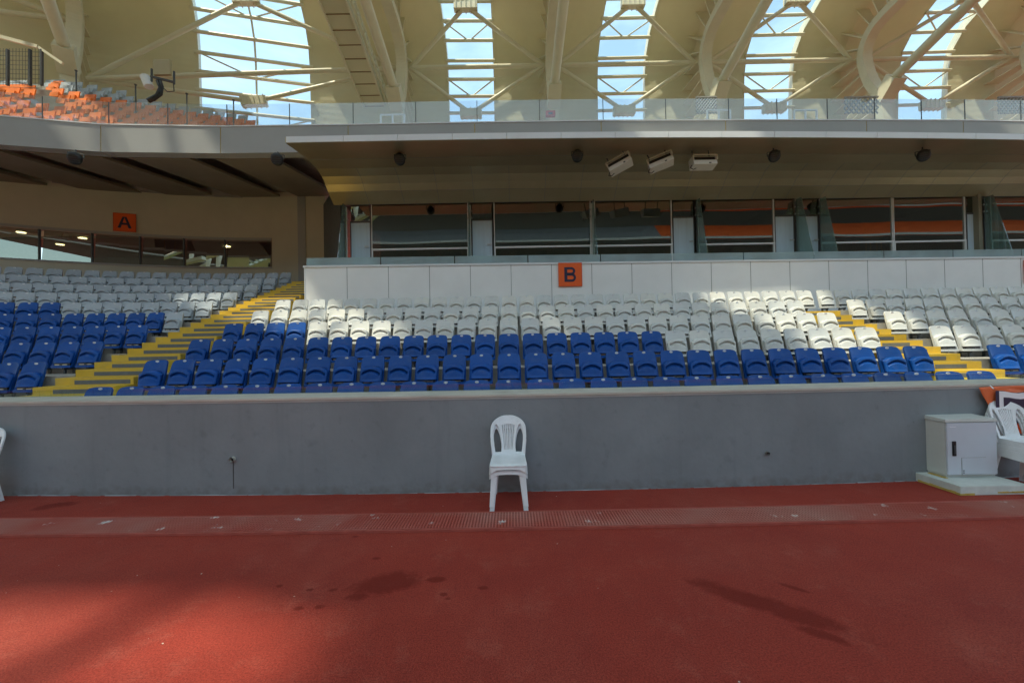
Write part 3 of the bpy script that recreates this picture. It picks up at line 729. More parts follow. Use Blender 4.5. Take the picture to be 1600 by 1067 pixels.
aw(MB(), left, 6.13, 6.22, -.04, -.001).build('window_head', m_fascia, t)
_x = -15.15; _s = section_sign((_x, awx(_x)-.06, 6.62), math.atan(.066*(-_x-9.3)), .72, letter_A, 'square orange sign with dark letter A on the cream wall above the window band')
_s.scale = (.98, 1, 1)
mm = [-10.12, -11.9, -13.35, -14.75, -16.1, -17.4, -18.8]
for i, (b, a) in enumerate(zip(mm[:-1], mm[1:])):
    xs = [a+.03, (a+b)/2, b-.03]
    # reflecting panes lean back a little
    g = MB()
    for p, q2 in zip(xs[:-1], xs[1:]):
        g.quad((p, awx(p)+.04, 4.99), (q2, awx(q2)+.04, 4.99), (q2, awx(q2)+.13, 6.12), (p, awx(p)+.13, 6.12))
    g.build('window_pane', g_awin, t)
    MB().box(a-.02, a+.025, awx(a)-.02, awx(a)+.05, 4.99, 6.12).build('mullion', m_dgrey, t)
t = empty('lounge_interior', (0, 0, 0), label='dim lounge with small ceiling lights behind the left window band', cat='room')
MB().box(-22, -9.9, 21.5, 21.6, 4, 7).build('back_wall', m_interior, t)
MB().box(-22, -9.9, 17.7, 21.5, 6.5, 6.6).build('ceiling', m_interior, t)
m_lamp = bpy.data.materials.new('warm downlight'); m_lamp.use_nodes = True
e_ = m_lamp.node_tree.nodes['Principled BSDF']; e_.inputs['Emission Color'].default_value = (1, .85, .45, 1); e_.inputs['Emission Strength'].default_value = 3.5
for px, py in ((33, 363), (129, 372), (94, 382), (355, 385)):
    d = rt*((px-800)/F) + up*((533.5-py)/F) + fw; tt = (6.49-1.5)/d.z; q = Vector((0, 0, 1.5))+d*tt
    if q.y > 21.2: q = Vector((q.x*20.5/q.y, 20.5, 6.49))
    o = MB().tube((q.x, q.y, 6.47), (q.x, q.y, 6.497), .14, 14).build('downlight', m_lamp, t)
tag(MB().hexa([(-7.9, 17.3, 3.2), (-6.05, 14.6, 3.2), (-5.95, 14.7, 3.2), (-7.7, 17.4, 3.2)], [(-7.9, 17.3, 7.6), (-6.05, 14.6, 7.6), (-5.95, 14.7, 7.6), (-7.7, 17.4, 7.6)]).build('end_wall', m_dgrey), 'dark grey end wall between the cream wall and the boxes', 'wall')

FP = [(-22, 8.2), (-17.5, 10.3), (-14.4, 11.40), (-11.95, 11.95), (-8.6, 12.18), (-4.8, 12.22), (-1, 12.22), (2.8, 12.25), (6.6, 12.35), (11, 12.5), (14.1, 12.62), (20, 12.95), (27, 13.5)]
def fy(x):
    for a, b in zip(FP[:-1], FP[1:]):
        if a[0] <= x <= b[0]: return a[1]+(b[1]-a[1])*(x-a[0])/(b[0]-a[0])
    return FP[0][1] if x < FP[0][0] else FP[-1][1]
t = empty('upper_fascia', (0, 0, 0), label='long grey panelled fascia band along the edge of the upper tier', cat='fascia')
for a, b in zip(FP[:-1], FP[1:]):
    strip(MB(), [a[0]+.012, b[0]-.012], fy, lambda x: fy(x)+.35, 7.40, 8.19).build('fascia_panel', m_fascia, t)
    strip(MB(), [a[0]+.001, b[0]-.001], lambda x: fy(x)+.01, lambda x: fy(x)+.33, 7.42, 8.18).build('fascia_core', m_glue, t)
    strip(MB(), [a[0], b[0]], lambda x: fy(x)-.02, lambda x: fy(x)+.36, 8.192, 8.225).build('coping', m_strip, t)
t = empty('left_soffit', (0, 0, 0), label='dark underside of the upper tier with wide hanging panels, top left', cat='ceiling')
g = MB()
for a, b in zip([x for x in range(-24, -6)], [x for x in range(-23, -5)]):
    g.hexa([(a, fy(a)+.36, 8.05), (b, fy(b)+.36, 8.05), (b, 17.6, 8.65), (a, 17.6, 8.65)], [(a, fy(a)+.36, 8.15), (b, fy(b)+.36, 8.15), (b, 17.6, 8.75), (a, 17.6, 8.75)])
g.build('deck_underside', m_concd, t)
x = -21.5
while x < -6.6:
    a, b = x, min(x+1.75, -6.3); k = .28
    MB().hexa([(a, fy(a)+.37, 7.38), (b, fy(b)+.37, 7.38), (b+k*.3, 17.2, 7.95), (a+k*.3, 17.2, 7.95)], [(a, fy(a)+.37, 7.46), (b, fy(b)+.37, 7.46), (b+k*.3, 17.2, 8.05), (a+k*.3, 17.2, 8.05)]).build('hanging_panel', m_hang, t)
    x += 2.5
tag(strip(MB(), [-24+i*3 for i in range(18)], lambda x: fy(x)+.36, lambda x: 34, 8.16, 8.19).build('upper_deck', m_conc), 'pale concrete floor of the upper tier behind the glass balustrade', 'floor')

# glass balustrade of the upper tier
t = empty('upper_balustrade', (0, 0, 8.225), label='frameless glass balustrade on the grey fascia of the upper tier', cat='balustrade')
pe = [-20, -18.2, -16.4, dp(58, 160, 11.6).x, dp(169, 160, 12.05).x, dp(263, 160, 12.2).x, dp(353, 160, 12.25).x, dp(452, 160, 12.3).x, dp(551, 160, 12.3).x, dp(649, 160, 12.3).x, dp(745, 160, 12.3).x, dp(843, 160, 12.3).x, dp(942, 160, 12.35).x, dp(1040, 160, 12.4).x, dp(1137, 160, 12.5).x, dp(1214, 160, 12.5).x, dp(1291, 160, 12.6).x, dp(1367, 160, 12.6).x, dp(1438, 160, 12.7).x, dp(1509, 160, 12.7).x, dp(1597, 160, 12.8).x, 18, 20]
for a, b in zip(pe[:-1], pe[1:]):
    strip(MB(), [a+.012, (a+b)/2, b-.012], lambda x: fy(x)+.1, lambda x: fy(x)+.112, .0, .70).build('glass_panel', g_rail, t)
    MB().box(a-.009, a+.009, fy(a)+.095, fy(a)+.117, .0, .70).build('glass_joint', m_dgrey, t)

# ------------------------------------------------------------------ roof
class Frame:
    def __init__(s, foot, out):
        s.o = Vector((foot[0], foot[1], 0)); s.d = Vector((out[0], out[1], 0)).normalized()
    def P(s, dep, h): return s.o + s.d*(dep-28.7) + Vector((0, 0, h))
    @property
    def side(s): return Vector((s.d.y, -s.d.x, 0))
SKIN = [(32.2, 8.5), (32.4, 12), (32.6, 16), (32.6, 19), (32.5, 21), (32.4, 22.8), (32.0, 24.4), (31.0, 25.5), (29.4, 26.2), (27, 26.7), (23, 27.0), (18, 27.2), (12, 27.3), (6, 27.3), (0, 27.2), (-14, 27.0)]
RIB = [(28.3, 9), (28.4, 14), (28.5, 17), (28.8, 18.9), (29.5, 20.4), (29.95, 22.0), (29.9, 22.9), (29.2, 23.7), (27.9, 24.0), (26.2, 24.1), (23, 24.2), (18, 24.4), (12, 24.7), (5, 25.0), (-14, 25.4)]
FR = [Frame((-52, -12), (-1, -.25)), Frame((-45, 7), (-.95, .25)), Frame((-26.2, 24.3), (-.58, .81)), Frame((-7.8, 28.7), (0, 1)), Frame((3.25, 28.7), (0, 1)), Frame((14.75, 28.7), (0, 1)), Frame((26.6, 28.7), (0, 1)), Frame((38.8, 28.7), (.02, 1)), Frame((51, 28.4), (.06, 1))]
FR[1] = Frame((-38, 11), (-.88, .47))
FR[0] = Frame((-44, -8), (-1, .05))
FR = [Frame((-36, -52), (-.75, -.66)), Frame((-44, -30), (-.97, -.25))]+FR
roof = empty('stadium_roof', (0, 32, 0), label='vaulted cream stadium roof with arched steel ribs and long skylights', cat='roof')
roofinv = Matrix.Translation((0, -32, 0))
def rbuild(mb, name, mats, smooth=False):
    mb.v = [(x, y-32, z) for x, y, z in mb.v]
    return mb.build(name, mats, roof, smooth=smooth)
def sk(f0, f1, i, u):                        # point on skin between two frames; cross section bulges outward mid-bay
    a = f0.P(*SKIN[i]); b = f1.P(*SKIN[i]); p = a.lerp(b, u)
    bul = 4*u*(1-u)
    dn = Vector((f0.d+f1.d)).normalized()
    k = 1.0 if SKIN[i][0] > 30 else max(0.0, (SKIN[i][0]-20)/10)
    return p + dn*.5*bul*k + Vector((0, 0, .5*bul*(1-k)))
def skt(f0, f1, s, u):
    i = min(len(SKIN)-2, int(s)); return sk(f0, f1, i, u).lerp(sk(f0, f1, i+1, u), s-i)
def roof_mat():
    M = m_roof; nt = M.node_tree; N = nt.nodes; L = nt.links; b = N['Principled BSDF']
    ge = N.new('ShaderNodeNewGeometry'); sx = N.new('ShaderNodeSeparateXYZ'); L.new(ge.outputs['Position'], sx.inputs[0])
    mm_ = N.new('ShaderNodeMath'); mm_.operation = 'MULTIPLY'; mm_.inputs[1].default_value = 2.2; L.new(sx.outputs[2], mm_.inputs[0])
    fr = N.new('ShaderNodeMath'); fr.operation = 'PINGPONG'; fr.inputs[1].default_value = .5; L.new(mm_.outputs[0], fr.inputs[0])
    bp = N.new('ShaderNodeBump'); bp.inputs['Distance'].default_value = .03; bp.inputs['Strength'].default_value = .5; L.new(fr.outputs[0], bp.inputs['Height']); L.new(bp.outputs[0], b.inputs['Normal'])
    # the sheeting lets a little daylight through
    tr = N.new('ShaderNodeBsdfTranslucent'); tr.inputs[0].default_value = (0.76, 0.70, 0.50, 1); ms = N.new('ShaderNodeMixShader'); ms.inputs[0].default_value = .15
    L.new(b.outputs[0], ms.inputs[1]); L.new(tr.outputs[0], ms.inputs[2]); L.new(ms.outputs[0], N['Material Output'].inputs[0])
roof_mat()
SK0, SK1 = .335, .665
IB = 2                                       # skylights run from SKIN index IB to the front
for bi, (f0, f1) in enumerate(zip(FR[:-1], FR[1:])):
    bi -= 2
    n = len(SKIN)-1 if bi >= 0 else 12     # the far end bays stop short of the field
    cuts = {1: (.36, .70)}.get(bi, (.31, .665) if bi == 2 else (SK0, SK1))
    # frames run left to right, so u grows to the right
    a0, a1 = cuts
    if bi == 2: a0, a1 = .305, .655
    if bi > 2: a0, a1 = {3: (.275, .61), 4: (.35, .685), 5: (.37, .70), 6: (.41, .73)}.get(bi, (SK0, SK1))
    for (ua, ub, i0) in ((0, a0, 0), (a1, 1, 0)):
        mb = MB(); nu = 5
        mb.slab(lambda u, v: sk(f0, f1, round(v*n), ua+(ub-ua)*u), lambda u, v: sk(f0, f1, round(v*n), ua+(ub-ua)*u)+Vector((0, 0, .12))+(f0.d+f1.d).normalized()*.12, nu, n)
        rbuild(mb, 'roof_panel', m_roof, True)
    mb = MB(); mb.slab(lambda u, v: sk(f0, f1, round(v*IB), a0+(a1-a0)*u), lambda u, v: sk(f0, f1, round(v*IB), a0+(a1-a0)*u)+Vector((0, 0, .12))+(f0.d+f1.d).normalized()*.12, 3, IB)
    rbuild(mb, 'roof_panel', m_roof, True)
    # closed stretch overhead near the front edge and glazing above
    dn = (f0.d+f1.d).normalized()
    mb = MB(); mb.grid(lambda u, v: sk(f0, f1, IB+round(v*(n-IB)), a0+(a1-a0)*u)+dn*.18+Vector((0, 0, .18)), 2, n-IB)
    rbuild(mb, 'skylight_pane', g_sky)
    # reveals (white upstands) both sides of the skylight
    mb = MB()
    for uu in (a0, a1):
        for i in range(IB, n):
            p, q2 = sk(f0, f1, i, uu), sk(f0, f1, i+1, uu); off = dn*.45+Vector((0, 0, .45))
            sd_ = f0.side*(.03 if uu == a0 else -.03)
            mb.hexa([p, q2, q2+off, p+off], [p+sd_, q2+sd_, q2+off+sd_, p+off+sd_])
    rbuild(mb, 'skylight_upstand', m_rib)
    # purlins across the skylight + V bracing in every third cell
    mb = MB(); ss = []
    s = 2.4
    segl = [ (sk(f0, f1, i, .5)-sk(f0, f1, i+1, .5)).length for i in range(n)]
    tot = [0]
    for L_ in segl: tot.append(tot[-1]+L_)
    def s_at(dist):
        for i in range(n):
            if tot[i+1] >= dist: return i+(dist-tot[i])/segl[i]
        return n-.001
    # even spacing of 1.23 m measured along the skin; first purlin chosen to match the ones at the springing
    d0 = tot[2]+.4; k = 0
    while d0+1.32*k < tot[-1]: ss.append(s_at(d0+1.32*k)); k += 1
    for k, s in enumerate(ss):
        p, q2 = skt(f0, f1, s, a0-.01), skt(f0, f1, s, a1+.01); mb.tube(p, q2, .13, 8)
        if k+1 < len(ss) and k % 3 == 1:
            c = skt(f0, f1, s, (a0+a1)/2); mb.tube(skt(f0, f1, ss[k+1], a0), c, .055, 6); mb.tube(skt(f0, f1, ss[k+1], a1), c, .055, 6)
    if bi == 2:
        for k in range(len(ss)-1): mb.tube(skt(f0, f1, ss[k], .48), skt(f0, f1, ss[k+1], .48), .07, 6)
    rbuild(mb, 'skylight_bar', m_rib, True)
    # heavy cross braces, a node box at mid-bay top and bottom
    inn = -dn*.75
    um = (a0+a1)/2
    nl = f0.P(30.9, 22.7)+f0.side*.5; nr = f1.P(30.9, 22.7)-f1.side*.5
    if bi == 2: nl = f0.P(30.4, 19.0)+f0.side*.5
    top = sk(f0, f1, 8, um)+inn*.6+Vector((0, 0, -.1)); bot = sk(f0, f1, 4, um)+inn+Vector((0, 0, -1.1))
    if bi == 2: top = skt(f0, f1, 7.2, um)+inn; bot = skt(f0, f1, 3.3, um)+inn
    rbuild(MB().tube(nl, nr, .17, 12), 'tie_tube', m_rib, True)
    mb = MB()
    for a in (nl, nr):
        for b in (top, bot): mb.tube(a, b, .15, 10)
    rbuild(mb, 'brace_tube', m_rib, True)
    sdv = (nr-nl).normalized()
    for c in (top, bot):
        mb = MB(); mb.beam(c-sdv*.85, c+sdv*.85, .5, .62)
        for s_ in (-.7, -.35, 0, .35, .7): mb.beam(c+sdv*(s_-.03), c+sdv*(s_+.03), .60, .72)
        rbuild(mb, 'node_box', m_rib)
for fi, f in enumerate(FR):
    sdv = f.side
    mb = MB(); pts = []
    from_ = RIB if fi > 1 else RIB[:13]
    def rr(i): return f.P(*from_[i])
    n = len(from_)
    def smooth_pt(s):
        i = max(0, min(n-2, int(s))); t_ = s-i
        p0, p1, p2, p3 = rr(max(0, i-1)), rr(i), rr(i+1), rr(min(n-1, i+2))
        return .5*((2*p1)+(-p0+p2)*t_+(2*p0-5*p1+4*p2-p3)*t_*t_+(-p0+3*p1-3*p2+p3)*t_**3)
    pts = [smooth_pt(k/4) for k in range(4*(n-1)+1)]
    pts[-1] = rr(n-1)
    wd, dpth = .36, .55
    ring = []
    for i, p in enumerate(pts):
        d = (pts[min(i+1, len(pts)-1)]-pts[max(i-1, 0)]).normalized(); nn = d.cross(sdv).normalized()
        if nn.dot(f.d+Vector((0, 0, 1))) < 0: nn = -nn
        w_ = wd
        ring.append([p-sdv*w_, p+sdv*w_, p+sdv*w_+nn*dpth, p-sdv*w_+nn*dpth])
    for a, b in zip(ring[:-1], ring[1:]): mb.hexa(a, b)
    rbuild(mb, 'arch_rib', m_rib, False)
    # web plates to the skin
    mb = MB()
    SKP = [f.P(*s_) for s_ in SKIN]
    for i in range(6, len(pts)-1, 2):
        p = pts[i]; best = min(((q2-p).length, k) for k, q2 in enumerate(SKP))
        tgt = SKP[best[1]]
        d = (pts[i+1]-p).normalized(); dirn = (tgt-p); dirn = (dirn-d*dirn.dot(d))
        if dirn.length < .5: continue
        a = p+dirn.normalized()*dpth; b = p+dirn*1.15
        mb.hexa([a-sdv*.3-d*.04, a+sdv*.3-d*.04, a+sdv*.3+d*.04, a-sdv*.3+d*.04], [b-sdv*.75-d*.04, b+sdv*.3-d*.04, b+sdv*.3+d*.04, b-sdv*.75+d*.04])
    rbuild(mb, 'web_plate', m_rib)
    mb = MB(); mb.tube(f.P(28.6, 19.2), f.P(4, 25.8), .30, 14)
    rbuild(mb, 'strut_tube', m_rib, True)
    mb = MB(); a, b = f.P(28.9, 18.4), f.P(27.8, 19.4); mb.beam(a, b, .9, .9)
    rbuild(mb, 'foot_joint', m_rib)
for (x0_, x1_, y0_, y1_) in ((-26, -6, -5.2, 1.5), (-12.3, -6, -9.5, -5.21)):  # unseen slabs added above the skylights to trim the sunlight reaching the track
    rbuild(MB().box(x0_, x1_, y0_, y1_, 28.2, 28.3), 'sun_blocker', m_roof)
# catwalk beside the second rib
f = FR[5]
t = empty('roof_catwalk', (0, 0, 0), label='long enclosed catwalk sloping down beside a roof rib, upper centre left', cat='catwalk')
a, b = f.P(29.2, 18.9), f.P(4, 26.0); s_ = Vector((-1.75, 0, 0))
mb = MB(); mb.beam(a+s_, b+s_, 1.45, .12); mb.build('deck', m_roof, t)
mb = MB()
for e1 in (-.75, .75): mb.beam(a+s_+Vector((e1, 0, .02)), b+s_+Vector((e1, 0, .02)), .1, .42)
mb.build('edge_beam', m_rib, t)
L_ = (b-a).length; dd = (b-a).normalized()
for k in range(int(L_/.9)): c = a+s_+dd*.9*k; MB().beam(c+Vector((-.7, 0, -.08)), c+Vector((.7, 0, -.08)), .04, .05).build('cross_rib', mat('brown steel', (0.28, 0.19, 0.09), .5, .1, 3), t)
mb = MB(); e1 = Vector((.95, 0, .1))
mb.tube(a+s_+e1+Vector((0, 0, .6)), b+s_+e1+Vector((0, 0, .6)), .07, 6); mb.tube(a+s_+e1, b+s_+e1, .07, 6)
for k in range(int(L_/.6)):
    c = a+s_+e1+dd*.6*k; mb.tube(c, c+dd*.3+Vector((0, 0, .6)), .035, 5); mb.tube(c+dd*.3+Vector((0, 0, .6)), c+dd*.6, .035, 5)
mb.build('lattice_rail', m_rib, t)

# ------------------------------------------------------------------ upper tier, left: small seats seen through the glass
def uy(x, r): return fy(x)+5.0+.8*r
def uz(r): return 9.3+.60*r
def rmax(px): return 12 if px < 90 else (9.4-(px-100)/290*.6 if px < 392 else -1)
mb = MB()
for r in range(0, 14):
    for i in range(44):
        a = -34+i*.6; b = a+.6; px = 800+F*b/uy(b, r)
        if r > rmax(px): continue
        z = uz(r)
        mb.hexa([(a, uy(a, r)-.2, z-1.4), (b, uy(b, r)-.2, z-1.4), (b, uy(b, r)+.6, z-1.4), (a, uy(a, r)+.6, z-1.4)], [(a, uy(a, r)-.2, z), (b, uy(b, r)-.2, z), (b, uy(b, r)+.6, z), (a, uy(a, r)+.6, z)])
o = mb.build('upper_terrace', m_conc); tag(o, 'raked concrete steps of the upper tier at top left', 'terrace')
mb = MB(); cnt = 0
for r in range(0, 14):
    x = -30.0+.26*(r % 2)
    while x < -8:
        y = uy(x, r); px = 800+F*x/y
        if -40 < px and r <= rmax(px)-.2 and not (30+(10-r)*2 < px < 72+(10-r)*1.5 and r > 4):
            z = uz(r)
            mb.cur = 1 if r > rmax(px)-1.7 else 0
            if px < 60: mb.cur = 0 if r < 9 else 1
            W = .262
            def fA(u, v): return (x+(2*u-1)*W, y+.25+.12*v-.04*abs(2*u-1)**2, z+.06+.60*v-.02*abs(2*u-1)**4)
            mb.slab(fA, lambda u, v: (fA(u, v)[0], fA(u, v)[1]+.05, fA(u, v)[2]), 4, 2)
            mb.slab(lambda u, v: (x+(2*u-1)*.2, y+.12+.05*v, z+.14+.24*v), lambda u, v: (x+(2*u-1)*.2, y+.22+.05*v, z+.14+.24*v), 2, 1); cnt += 1
        x += .52
o = mb.build('upper_tier_seats', [m_orange, m_grey]); tag(o, 'rows of small orange and grey seats on the upper tier behind the glass', 'seats', kind='stuff')
print('upper seats', cnt)
t = empty('upper_staircase', (-20, 20, 8.2), label='yellow steps climbing the upper tier at the top left corner', cat='stairs')
g = MB()
for k in range(8, 24):
    r = k/2; px0 = 30+(10-r)*2; px1 = 72+(10-r)*1.5; y = uy(-17, r)
    g.box((px0-800)/F*y+20, (px1-800)/F*y+20, y-20-.1, y-20+.5, uz(r)-8.2-.35, uz(r)-8.2+.14)
g.build('steps', m_yel, t)
# posts and rail cage near the top left corner
def cage():
    y = 17.5
    t = empty('guard_cage', dp(60, 133, y), label='dark steel post cage with wire mesh on the upper tier, top left', cat='barrier')
    o = t.location
    for px in (12, 47, 65): 
        a = dp(px, 134, y)-o; b = dp(px, 78, y)-o; MB().beam(a, b, .09, .09, (0, 1, 0)).build('post', m_dgrey, t)
    g = MB(); a = dp(-30, 50, y)-o; b = dp(60, 74, y)-o; c = dp(98, 100, y)-o
    g.beam(a, b, .12, .14); g.beam(b, c, .08, .1); g.build('top_rail', m_rib, t)
    g = MB()
    for k in range(9): g.tube(dp(-10, 80+7*k, y)-o, dp(66, 82+7*k, y)-o, .008, 4)
    for k in range(16): g.tube(dp(-10+5*k, 76, y)-o, dp(-10+5*k, 134, y)-o, .006, 4)
    g.build('wire_mesh', m_dgrey, t)
cage()
for i, (px, py) in enumerate(((119, 124), (212, 146), (292, 160), (365, 170))):
    q = dp(px, py, 20); t = empty('rail_post', q-Vector((0, 0, .3)), label='slim dark post on the upper tier, %s from the left' % ORD[i+1], cat='post', group='slim posts above the orange seats')
    MB().tube((0, 0, -.8), (0, 0, .7), .03, 8).build('shaft', m_dgrey, t); MB().tube((0, 0, .7), (0, 0, .73), .06, 8).build('cap', m_dgrey, t)
# antenna / reflector rig
q = dp(248, 158, 17)
t = empty('antenna_rig', q, label='antenna rig with a square panel and white drum on a curved arm', cat='antenna')
o = q
g = MB().path([dp(232, 158, 17)-o, dp(246, 150, 17)-o, dp(251, 138, 17)-o, dp(246, 126, 17)-o], [.10, .09, .08, .07]); g.path([dp(240, 157, 17)-o, dp(252, 148, 17)-o, dp(254, 136, 17)-o, dp(250, 124, 17)-o], .05); g.build('curved_arm', m_dark, t, smooth='all')
mb = MB(); a, b = dp(236, 120, 17)-o, dp(272, 129, 17)-o; mb.beam(a, b, .08, .08); mb.tube(dp(237, 108, 17)-o, dp(237, 128, 17)-o, .04, 6); mb.tube(dp(272, 112, 17)-o, dp(272, 132, 17)-o, .04, 6); mb.build('cross_arm', m_dgrey, t)
mb = MB(); c = dp(254, 107, 17)-o; mb.box(c.x-.36, c.x+.36, -.05, .05, c.z-.30, c.z+.34); mb.build('panel', m_soffit, t, bevel=.01)
mb = MB(); mb.tube(dp(226, 120, 17)-o, dp(233, 136, 17)-o, .17, 14); mb.build('drum', m_tag, t, smooth=True)
mb = MB(); mb.path([dp(252, 135, 17)-o, dp(262, 144, 17)-o, dp(272, 143, 17)-o, dp(271, 130, 17)-o], .02, 5); mb.build('cable', m_dark, t)
# small railings and red box on the open deck
def deck_rail(px0, px1, py0, py1, y, label):
    a = dp(px0, py1, y); b = dp(px1, py1, y); h = (dp(px0, py0, y)-a).z
    t = empty('tube_rail', ((a.x+b.x)/2, y, a.z), label=label, cat='railing', group='white tube rails on the upper deck')
    w_ = (b.x-a.x)/2
    for s in (-w_, 0, w_): MB().tube((s, 0, -.6), (s, 0, h), .035, 8).build('post', m_tag, t)
    MB().tube((-w_, 0, h), (w_, 0, h), .035, 8).build('top_bar', m_tag, t)
deck_rail(595, 632, 180, 190, 14.5, 'small white tube rail on the upper deck below the catwalk foot')
deck_rail(1105, 1141, 173, 186, 14.5, 'small white tube rail on the upper deck near the centre right arch')
deck_rail(1241, 1276, 173, 186, 14.5, 'small white tube rail on the upper deck at right')
q = dp(860, 179, 17); t = empty('fire_box', q, label='small red box low behind the upper glass balustrade', cat='box')
MB().box(-.2, .2, -.08, .08, -.1, .12).build('body', mat('red enamel', (.55, .03, .02), .4), t, bevel=.01); MB().box(-.09, .09, -.09, -.081, -.05, .04).build('plate', m_signn, t)
# blue lattice barriers far back on the deck
for i, (px0, px1, lab) in enumerate(((1088, 1120, 'left'), (1320, 1372, 'middle'), (1560, 1600, 'right'))):
    y = 26; a = dp(px0, 178, y); b = dp(px1, 152, y)
    t = empty('lattice_screen', (a.x, y, a.z), label='blue grey lattice screen behind the upper balustrade, %s of three' % lab, cat='screen', group='lattice screens at the rib feet')
    w_, h_ = b.x-a.x, b.z-a.z; g = MB(); n = 7
    for k in range(-n, n):
        for sgn in (1, -1):
            x0 = w_*k/n; p = Vector((x0, 0, 0)); q2 = Vector((x0+h_*.8, 0, h_))
            pts = []
            for tt in (0, 1):
                pass
            t0 = max(0, (0-x0)/(h_*.8)); t1 = min(1, (w_-x0)/(h_*.8))
            if t1 <= t0: continue
            p0, p1 = p.lerp(q2, t0), p.lerp(q2, t1)
            if sgn < 0: p0 = Vector((w_-p0.x, .05, p0.z)); p1 = Vector((w_-p1.x, .05, p1.z))
            g.tube(p0, p1, .05, 5)
    g.build('lattice', m_fascia, t); MB().beam((0, 0, h_), (w_, 0, h_), .1, .1).build('top_bar', m_fascia, t)

# ------------------------------------------------------------------ plastic chairs
def poly_solid(outlines, thick, name, bend=None, cuts=None):
    cu = bpy.data.curves.new('tmp', 'CURVE'); cu.dimensions = '2D'; cu.fill_mode = 'BOTH'; cu.extrude = thick/2; cu.bevel_depth = .003; cu.bevel_resolution = 1
    for pts in outlines:
        s = cu.splines.new('POLY'); s.points.add(len(pts)-1); s.use_cyclic_u = True
        for p, q2 in zip(s.points, pts): p.co = (q2[0], q2[1], 0, 1)
    ob = bpy.data.objects.new('tmp', cu); C.objects.link(ob); bpy.context.view_layer.update()
    me = bpy.data.meshes.new_from_object(ob); bpy.data.objects.remove(ob); bpy.data.curves.remove(cu)
    bm = bmesh.new(); bm.from_mesh(me)
    for ax_, vals in (cuts or {}).items():
        for v in vals:
            co = (v, 0, 0) if ax_ == 'x' else (0, v, 0); no = (1, 0, 0) if ax_ == 'x' else (0, 1, 0)
            bmesh.ops.bisect_plane(bm, geom=bm.verts[:]+bm.edges[:]+bm.faces[:], plane_co=co, plane_no=no)
    if bend:
        for v in bm.verts: v.co = bend(v.co.copy())
    bmesh.ops.recalc_face_normals(bm, faces=bm.faces)
    bm.to_mesh(me); bm.free(); me.name = name
    me.materials.clear(); me.materials.append(m_chair)
    return me
def lerp(a, b, t_): return a+(b-a)*t_
